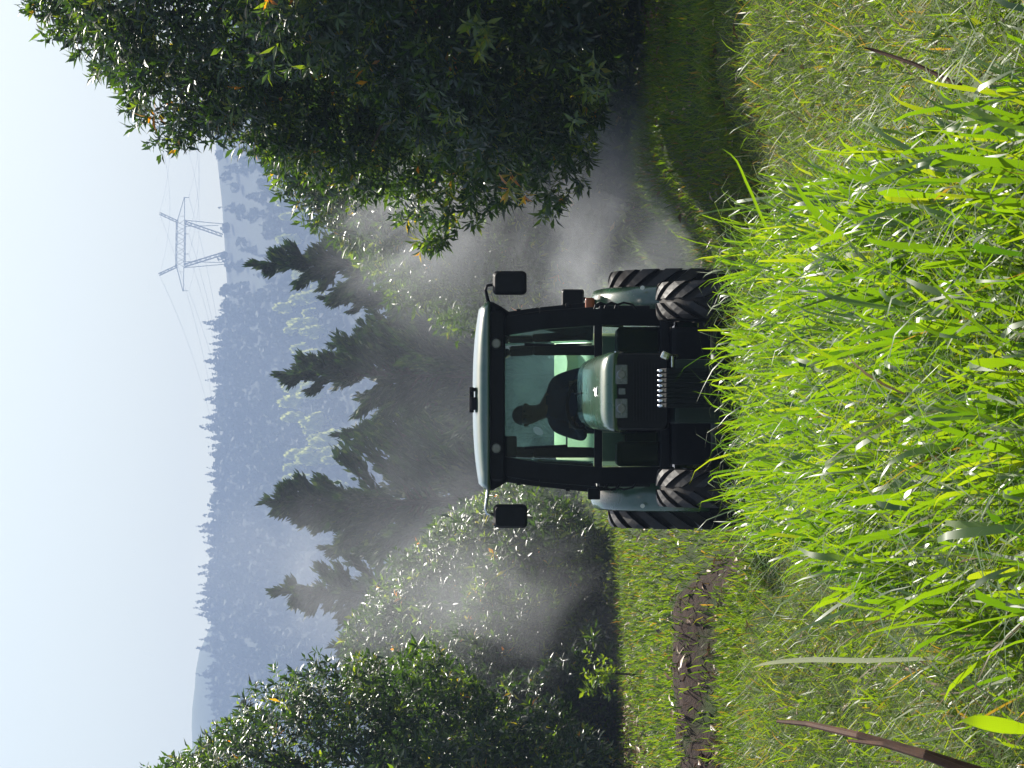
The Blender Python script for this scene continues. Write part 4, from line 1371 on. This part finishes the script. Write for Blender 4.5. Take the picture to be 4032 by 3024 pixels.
box(bm, (0.27, -1.80, 0.955), (0.055, 0.04, 0.06), 0.015, Matrix.Rotation(R(25), 3, 'Y')); box(bm, (0.225, -1.80, 0.905), (0.085, 0.03, 0.018), 0.006); tube(bm, [(0.27, -1.78, 0.95), (0.27, -1.6, 0.86)], 0.016, 7)
obj('tow_hook', bm, M['metal'], trac)
bm = bmesh.new(); tube(bm, [(-0.62, -0.98, 0.50), (0.62, -0.98, 0.50)], 0.075, 10); tube(bm, [(-0.2, -0.98, 0.50), (0.2, -0.98, 0.50)], 0.15, 12); obj('front_axle', bm, M['chassis'], trac, True)
bm = bmesh.new(); tube(bm, [(-0.80, 1.2, 0.63), (0.80, 1.2, 0.63)], 0.11, 12); box(bm, (0, 0.7, 0.66), (0.42, 1.9, 0.42), 0.06); obj('rear_axle', bm, M['green'], trac)

# wheels: carcass with each tread lug a piece of its own
def lug_mesh(rad, wid, nl, hgt, s):
    """one chevron lug from the centre line to the shoulder (side s)"""
    bm = bmesh.new()
    secs = []
    for k in range(5):
        t = k / 4
        x = s * (0.015 + (wid / 2 - 0.012) * t)
        ang = (0.36 - 0.95 * t) * (2 * PI / nl) * 1.05
        rr = rad - (0.022 if k == 4 else 0.012 * t * t)
        half = (2 * PI / nl) * (0.21 + 0.10 * t)
        base = rr - hgt - (0.03 if k == 4 else 0)
        secs.append([(x, (base) * math.sin(ang - half * 1.2), base * math.cos(ang - half * 1.2)), (x, rr * math.sin(ang - half), rr * math.cos(ang - half)),
                     (x, rr * math.sin(ang + half), rr * math.cos(ang + half)), (x, base * math.sin(ang + half * 1.2), base * math.cos(ang + half * 1.2))])
    loft(bm, secs)
    me = bpy.data.meshes.new('lug')
    bm.to_mesh(me); bm.free()
    me.materials.append(M['lug'])
    return me
def wheel(name, cx, y, z, rad, wid, rimr, nl, hgt, side):
    w2 = wid / 2
    b = rad - hgt
    prof = [(-w2 * 0.72, rimr), (-w2 * 0.98, rimr + 0.05), (-w2, (rimr + b) / 2), (-w2 * 0.93, b - 0.05), (-w2 * 0.80, b - 0.012), (-w2 * 0.4, b), (0, b + 0.003), (w2 * 0.4, b), (w2 * 0.80, b - 0.012),
            (w2 * 0.93, b - 0.05), (w2, (rimr + b) / 2), (w2 * 0.98, rimr + 0.05), (w2 * 0.72, rimr)]
    wh = obj(name, lathe_x(bmesh.new(), prof, 48), M['rubber'], trac, True)
    wh.location = (cx, y, z)
    for s in (-1, 1):
        me = lug_mesh(rad, wid, nl, hgt, s)
        for k in range(nl):
            o = bpy.data.objects.new('lug', me)
            link(o, wh)
            o.rotation_euler = (2 * PI * (k + (0.5 if s > 0 else 0)) / nl, 0, 0)
    bm = lathe_x(bmesh.new(), [(-w2 * 0.7, rimr + 0.012), (-w2 * 0.62, rimr - 0.02), (side * w2 * 0.1 - 0.03, rimr * 0.75), (side * w2 * 0.2 - 0.03, 0.06), (side * w2 * 0.2 + 0.03, 0.06), (side * w2 * 0.1 + 0.03, rimr * 0.75),
                               (w2 * 0.62, rimr - 0.02), (w2 * 0.7, rimr + 0.012)], 32)
    obj('rim', bm, M['yellow'], wh, True)
    return wh
for s in (-1, 1):
    wheel('front_wheel', s * 0.695 + 0.0, -0.98, 0.485, 0.50, 0.27, 0.29, 17, 0.032, s)
    wheel('rear_wheel', s * 0.885 - 0.015, 1.2, 0.635, 0.645, 0.34, 0.36, 19, 0.036, s)
    # rear fender: half shell over the wheel, rounded outer lip
    bm = bmesh.new()
    secs = []
    for k in range(15):
        a = R(-12 + 150 * k / 14)
        cy, cz = 1.2, 0.635
        rr = 0.735 + 0.02 * math.sin(a)
        def q(x, dr):
            return (s * x - 0.015, cy - (rr + dr) * math.cos(a), cz + (rr + dr) * math.sin(a))
        secs.append([q(0.62, -0.012), q(0.62, 0.0), q(0.74, 0.035), q(0.84, 0.035), q(0.90, 0.012), q(0.915, -0.03), q(0.90, -0.035), q(0.84, 0.008), q(0.74, 0.010)])
    loft(bm, secs)
    obj('fender', bm, M['green'], trac, True)
    bm = bmesh.new(); box(bm, (s * 0.66, 0.55, 1.12), (0.16, 0.06, 0.44), 0.03, None, 3); obj('fender_skirt', bm, M['green'], trac)
    bm = bmesh.new(); tube(bm, [(s * 0.88, 0.50, 1.02), (s * 0.88, 0.488, 1.02)], 0.018, 10); obj('reflector', bm, M['white'], trac)
# right hand rear lamp box and orange indicator, left black bracket
bm = bmesh.new(); loft(bm, [ring(0.90, rrect(0.13, 0.165, 0.02, 3, 0.815, 1.575)), ring(0.93, rrect(0.152, 0.186, 0.02, 3, 0.815, 1.575)), ring(1.0, rrect(0.152, 0.186, 0.02, 3, 0.815, 1.575))])
obj('rear_lamp', bm, M['black'], trac)
bm = bmesh.new(); tube(bm, [(0.815, 0.96, 1.49), (0.80, 0.97, 1.40), (0.76, 0.98, 1.38)], 0.014, 7); obj('lamp_stalk', bm, M['black'], trac)
bm = bmesh.new(); box(bm, (0.735, 0.45, 1.445), (0.125, 0.06, 0.075), 0.022, None, 3); obj('indicator', bm, M['orange'], trac, True)
bm = bmesh.new(); tube(bm, [(0.66, 0.46, 1.40), (0.70, 0.46, 1.41), (0.735, 0.46, 1.415)], 0.012, 7); obj('indicator_stalk', bm, M['black'], trac)
bm = bmesh.new(); box(bm, (-0.785, 0.55, 1.41), (0.09, 0.07, 0.10), 0.012); box(bm, (-0.72, 0.55, 1.36), (0.08, 0.05, 0.05), 0.01); obj('fender_bracket', bm, M['black'], trac)

# ------------------------------------------------------------------ sprayer towed behind
spr = empty('orchard_sprayer', (TX - 0.02, 23.6, 0))
tag(spr, 'pale yellow green spray tank towed behind the tractor, seen through its rear window', 'sprayer')
bm = bmesh.new()
side = [(-0.85, 0.80), (-0.88, 1.36), (-0.80, 1.43), (-0.36, 1.66), (-0.24, 1.70), (0.70, 1.70), (0.82, 1.62), (0.88, 1.45), (0.88, 0.85), (0.78, 0.77), (-0.75, 0.76)]
secs = []
for x, k in ((-0.62, 0.86), (-0.60, 0.95), (-0.55, 1.0), (-0.2, 1.0), (-0.17, 0.985), (0.17, 0.985), (0.2, 1.0), (0.50, 1.0), (0.55, 0.95), (0.57, 0.86)):
    secs.append([(x, y * k, 1.22 + (z - 1.22) * k) for y, z in side])
loft(bm, secs)
obj('tank', bm, M['tank'], spr, True)
bm = bmesh.new(); tube(bm, [(0.30, -0.55, 1.52), (0.30, -0.60, 1.64)], [0.13, 0.12], 18); obj('tank_lid', bm, M['tank'], spr)
bm = bmesh.new(); box(bm, (0, 0.1, 0.68), (0.7, 2.1, 0.12), 0.02); tube(bm, [(0, -0.9, 0.66), (0, -1.6, 0.60)], 0.05, 8); tube(bm, [(-0.6, 0.3, 0.40), (0.6, 0.3, 0.40)], 0.04, 8); obj('chassis', bm, M['green'], spr)
for s in (-1, 1):
    wv = obj('wheel', lathe_x(bmesh.new(), [(-0.09, 0.2), (-0.11, 0.3), (-0.09, 0.39), (0, 0.41), (0.09, 0.39), (0.11, 0.3), (0.09, 0.2)], 28), M['rubber'], spr, True)
    wv.location = (s * 0.60, 0.3, 0.41)
bm = bmesh.new(); tube(bm, [(0, 1.05, 0.95), (0, 1.35, 0.95)], [0.48, 0.46], 26); obj('fan_housing', bm, M['green'], spr)
bm = bmesh.new()
for k in range(12):
    a = R(-20 + 220 * k / 11)
    tube(bm, [(0.5 * math.cos(a), 1.3, 0.95 + 0.5 * math.sin(a)), (0.56 * math.cos(a), 1.3, 0.95 + 0.56 * math.sin(a))], 0.02, 6)
obj('nozzle_ring', bm, M['metal'], spr)

# ------------------------------------------------------------------ driver
def skin_part(nodes, edges, root_i, sub=2):
    me = bpy.data.meshes.new('tmp')
    me.from_pydata([n[0] for n in nodes], edges, [])
    o = bpy.data.objects.new('tmp', me)
    COL.objects.link(o)
    md = o.modifiers.new('skin', 'SKIN'); md.use_smooth_shade = True
    for i, n in enumerate(nodes):
        r_ = n[1]
        me.skin_vertices[0].data[i].radius = (r_, r_) if not hasattr(r_, '__len__') else r_
        me.skin_vertices[0].data[i].use_root = (i == root_i)
    ss = o.modifiers.new('sub', 'SUBSURF'); ss.levels = sub; ss.render_levels = sub
    dg = bpy.context.evaluated_depsgraph_get()
    res = bpy.data.meshes.new_from_object(o.evaluated_get(dg))
    bpy.data.objects.remove(o)
    return res
def build_person():
    # seated, leaning a little to his right, both hands on the wheel; local origin under the seat
    N, E = [], []
    def add(p, r, par=None):
        N.append((p, r))
        if par is not None: E.append((par, len(N) - 1))
        return len(N) - 1
    pel = add((0, 0, 0.10), (0.17, 0.12))
    sp = add((0, 0.01, 0.28), (0.155, 0.11), pel)
    ch = add((0, 0.0, 0.44), (0.185, 0.115), sp)
    ub = add((0.0, -0.005, 0.545), (0.13, 0.085), ch)
    nk = add((-0.055, -0.02, 0.63), 0.056, ub)
    hd0 = add((-0.08, -0.035, 0.70), (0.068, 0.078), nk)
    hd1 = add((-0.09, -0.03, 0.765), (0.078, 0.094), hd0)
    hd2 = add((-0.093, -0.02, 0.83), (0.060, 0.074), hd1)
    for s in (-1, 1):
        sh = add((s * 0.185, 0.0, 0.515), 0.072, ub)
        el = add((s * 0.265, -0.10, 0.30), 0.046, sh)
        mid = add((s * 0.225, -0.26, 0.325), 0.040, el)
        wr = add((s * 0.165, -0.375, 0.375), 0.028, mid)
        add((s * 0.155, -0.43, 0.40), (0.036, 0.020), wr)
        hip = add((s * 0.10, -0.03, 0.09), 0.095, pel)
        kn = add((s * 0.15, -0.44, 0.13), 0.068, hip)
        an = add((s * 0.14, -0.55, -0.24), 0.045, kn)
        add((s * 0.14, -0.66, -0.29), 0.040, an)
    body = skin_part(N, E, pel)
    parts = [body]
    # nose, ears as small skins, fingers closed round the rim
    def chain(pts, rads):
        parts.append(skin_part(list(zip(pts, rads)), [(i, i + 1) for i in range(len(pts) - 1)], 0, 1))
    H = Vector((-0.09, -0.03, 0.765))
    chain([tuple(H + Vector((0, -0.085, 0.02))), tuple(H + Vector((0, -0.105, -0.005))), tuple(H + Vector((0, -0.096, -0.022)))], [0.010, 0.013, 0.009])
    for s in (-1, 1):
        chain([tuple(H + Vector((s * 0.076, 0.005, -0.02))), tuple(H + Vector((s * 0.086, 0.010, 0.005))), tuple(H + Vector((s * 0.082, 0.012, 0.028)))], [0.010, 0.014, 0.010])
        hb = Vector((s * 0.155, -0.43, 0.40))
        for k in range(4):
            o = Vector((s * (0.027 - 0.018 * k), -0.012, 0.004))
            l = (0.92, 1.0, 0.95, 0.78)[k]
            chain([tuple(hb + o), tuple(hb + o + Vector((0, -0.040 * l, 0.018))), tuple(hb + o + Vector((0, -0.062 * l, -0.004))), tuple(hb + o + Vector((0, -0.052 * l, -0.026)))], [0.0095, 0.009, 0.0085, 0.0075])
        chain([tuple(hb + Vector((-s * 0.026, 0.02, 0.0))), tuple(hb + Vector((-s * 0.052, -0.005, -0.004))), tuple(hb + Vector((-s * 0.050, -0.035, -0.014)))], [0.012, 0.010, 0.008])
    bm = bmesh.new()
    for p in parts:
        bm.from_mesh(p)
    me = bpy.data.meshes.new('person')
    bm.to_mesh(me); bm.free()
    for k in ('shirt', 'trousers', 'skin'):
        me.materials.append(M[k])
    for f in me.polygons:
        c = f.center
        f.use_smooth = True
        if c.z > 0.60 or (c.y < -0.36 and c.z > 0.30): f.material_index = 2
        elif c.z < 0.20: f.material_index = 1
        else: f.material_index = 0
    o = bpy.data.objects.new('person', me)
    link(o)
    # hair cap
    bm = bmesh.new()
    bmesh.ops.create_uvsphere(bm, u_segments=18, v_segments=12, radius=1.0)
    bmesh.ops.delete(bm, geom=[v for v in bm.verts if v.co.z < -0.15 and v.co.y < 0.3 or v.co.z < -0.5], context='VERTS')
    bmesh.ops.transform(bm, matrix=Matrix.Translation((-0.092, -0.012, 0.80)) @ Matrix.Diagonal((0.083, 0.100, 0.085, 1)), verts=bm.verts[:])
    obj('hair', bm, M['hair'], o, True)
    for s in (-1, 1):
        bm = bmesh.new()
        bmesh.ops.create_uvsphere(bm, u_segments=10, v_segments=8, radius=0.011)
        bmesh.ops.translate(bm, verts=bm.verts[:], vec=H + Vector((s * 0.032, -0.083, 0.018)))
        obj('eye', bm, M['hair'], o, True)
    bm = bmesh.new(); tube(bm, [H + Vector((-0.024, -0.080, -0.045)), H + Vector((0, -0.090, -0.047)), H + Vector((0.024, -0.080, -0.045))], 0.005, 6); obj('mouth', bm, mat_simple('lips', (0.09, 0.035, 0.03), 0.5), o)
    tag(o, 'driver in dark navy shirt sitting in the tractor cab with hands on the wheel', 'person')
    o.location = (TX - 0.07, TY + 0.93, 1.19)
    return o
build_person()

# ------------------------------------------------------------------ haze and spray
def mat_volume(name, color, density, aniso=0.0, mist=False):
    t = NT(name)
    pv = t.n('ShaderNodeVolumePrincipled')
    pv.inputs['Color'].default_value = (*color, 1)
    pv.inputs['Anisotropy'].default_value = aniso
    pv.inputs['Density'].default_value = density
    if mist:
        tc = t.n('ShaderNodeTexCoord')
        g = t.n('ShaderNodeNewGeometry')
        n1 = t.noise(0.42, 6, 0.62, g.outputs['Position'])
        n1.inputs['Distortion'].default_value = 0.8
        mr = t.n('ShaderNodeMapRange', interpolation_type='SMOOTHSTEP')
        mr.inputs['From Min'].default_value = 0.45
        mr.inputs['From Max'].default_value = 0.63
        mr.inputs['To Min'].default_value = 0.06
        mr.inputs['To Max'].default_value = 2.2
        t.l(n1.outputs['Fac'], mr.inputs['Value'])
        # soft fall-off towards the rim of the cloud (object space runs -1..1)
        ln = t.n('ShaderNodeVectorMath', operation='LENGTH')
        t.l(tc.outputs['Object'], ln.inputs[0])
        m2 = t.n('ShaderNodeMapRange', interpolation_type='SMOOTHSTEP')
        m2.inputs['From Min'].default_value = 0.25
        m2.inputs['From Max'].default_value = 0.98
        m2.inputs['To Min'].default_value = 1.0
        m2.inputs['To Max'].default_value = 0.0
        t.l(ln.outputs['Value'], m2.inputs['Value'])
        a = t.n('ShaderNodeMath', operation='MULTIPLY'); t.l(mr.outputs[0], a.inputs[0]); t.l(m2.outputs[0], a.inputs[1])
        b = t.n('ShaderNodeMath', operation='MULTIPLY'); t.l(a.outputs[0], b.inputs[0]); b.inputs[1].default_value = density
        t.l(b.outputs[0], pv.inputs['Density'])
    t.l(pv.outputs[0], t.out.inputs['Volume'])
    return t.m
bm = newbox((0, 800, 131), (3900, 2200, 266))
hz = obj('haze', bm, mat_volume('haze_air', (0.42, 0.55, 0.82), 0.00063))
tag(hz, 'thin blue haze in the air', 'haze', kind='stuff')

def cloud(c, r, dens, label):
    bm = bmesh.new()
    bmesh.ops.create_icosphere(bm, subdivisions=3, radius=1.0)
    o = obj('spray_mist', bm, mat_volume('spray_droplets', (0.88, 0.92, 0.98), dens, 0.2, True))
    o.location = c; o.scale = r
    tag(o, label, 'mist', kind='stuff')
cloud((-1.5, 48, 2.4), (12, 19, 6.5), 0.005, 'thin grey spray drifting over the orchard rows behind the tractor')
cloud((-3.2, 41.0, 4.2), (2.2, 7.0, 4.2), 0.034, 'thicker grey spray plume rising between tractor and dark tree')
cloud((-3.6, 37.6, 2.0), (2.3, 2.4, 2.6), 0.07, 'thin veil of spray in front of the misty tree across the track')
cloud((2.0, 31.2, 2.3), (1.9, 1.9, 2.8), 0.26, 'pale veil of spray in front of the misty tree beyond the big tree')
cloud((1.8, 28.4, 1.0), (2.4, 3.0, 1.7), 0.2, 'low grey spray rolling under the big tree beside the rear wheel')
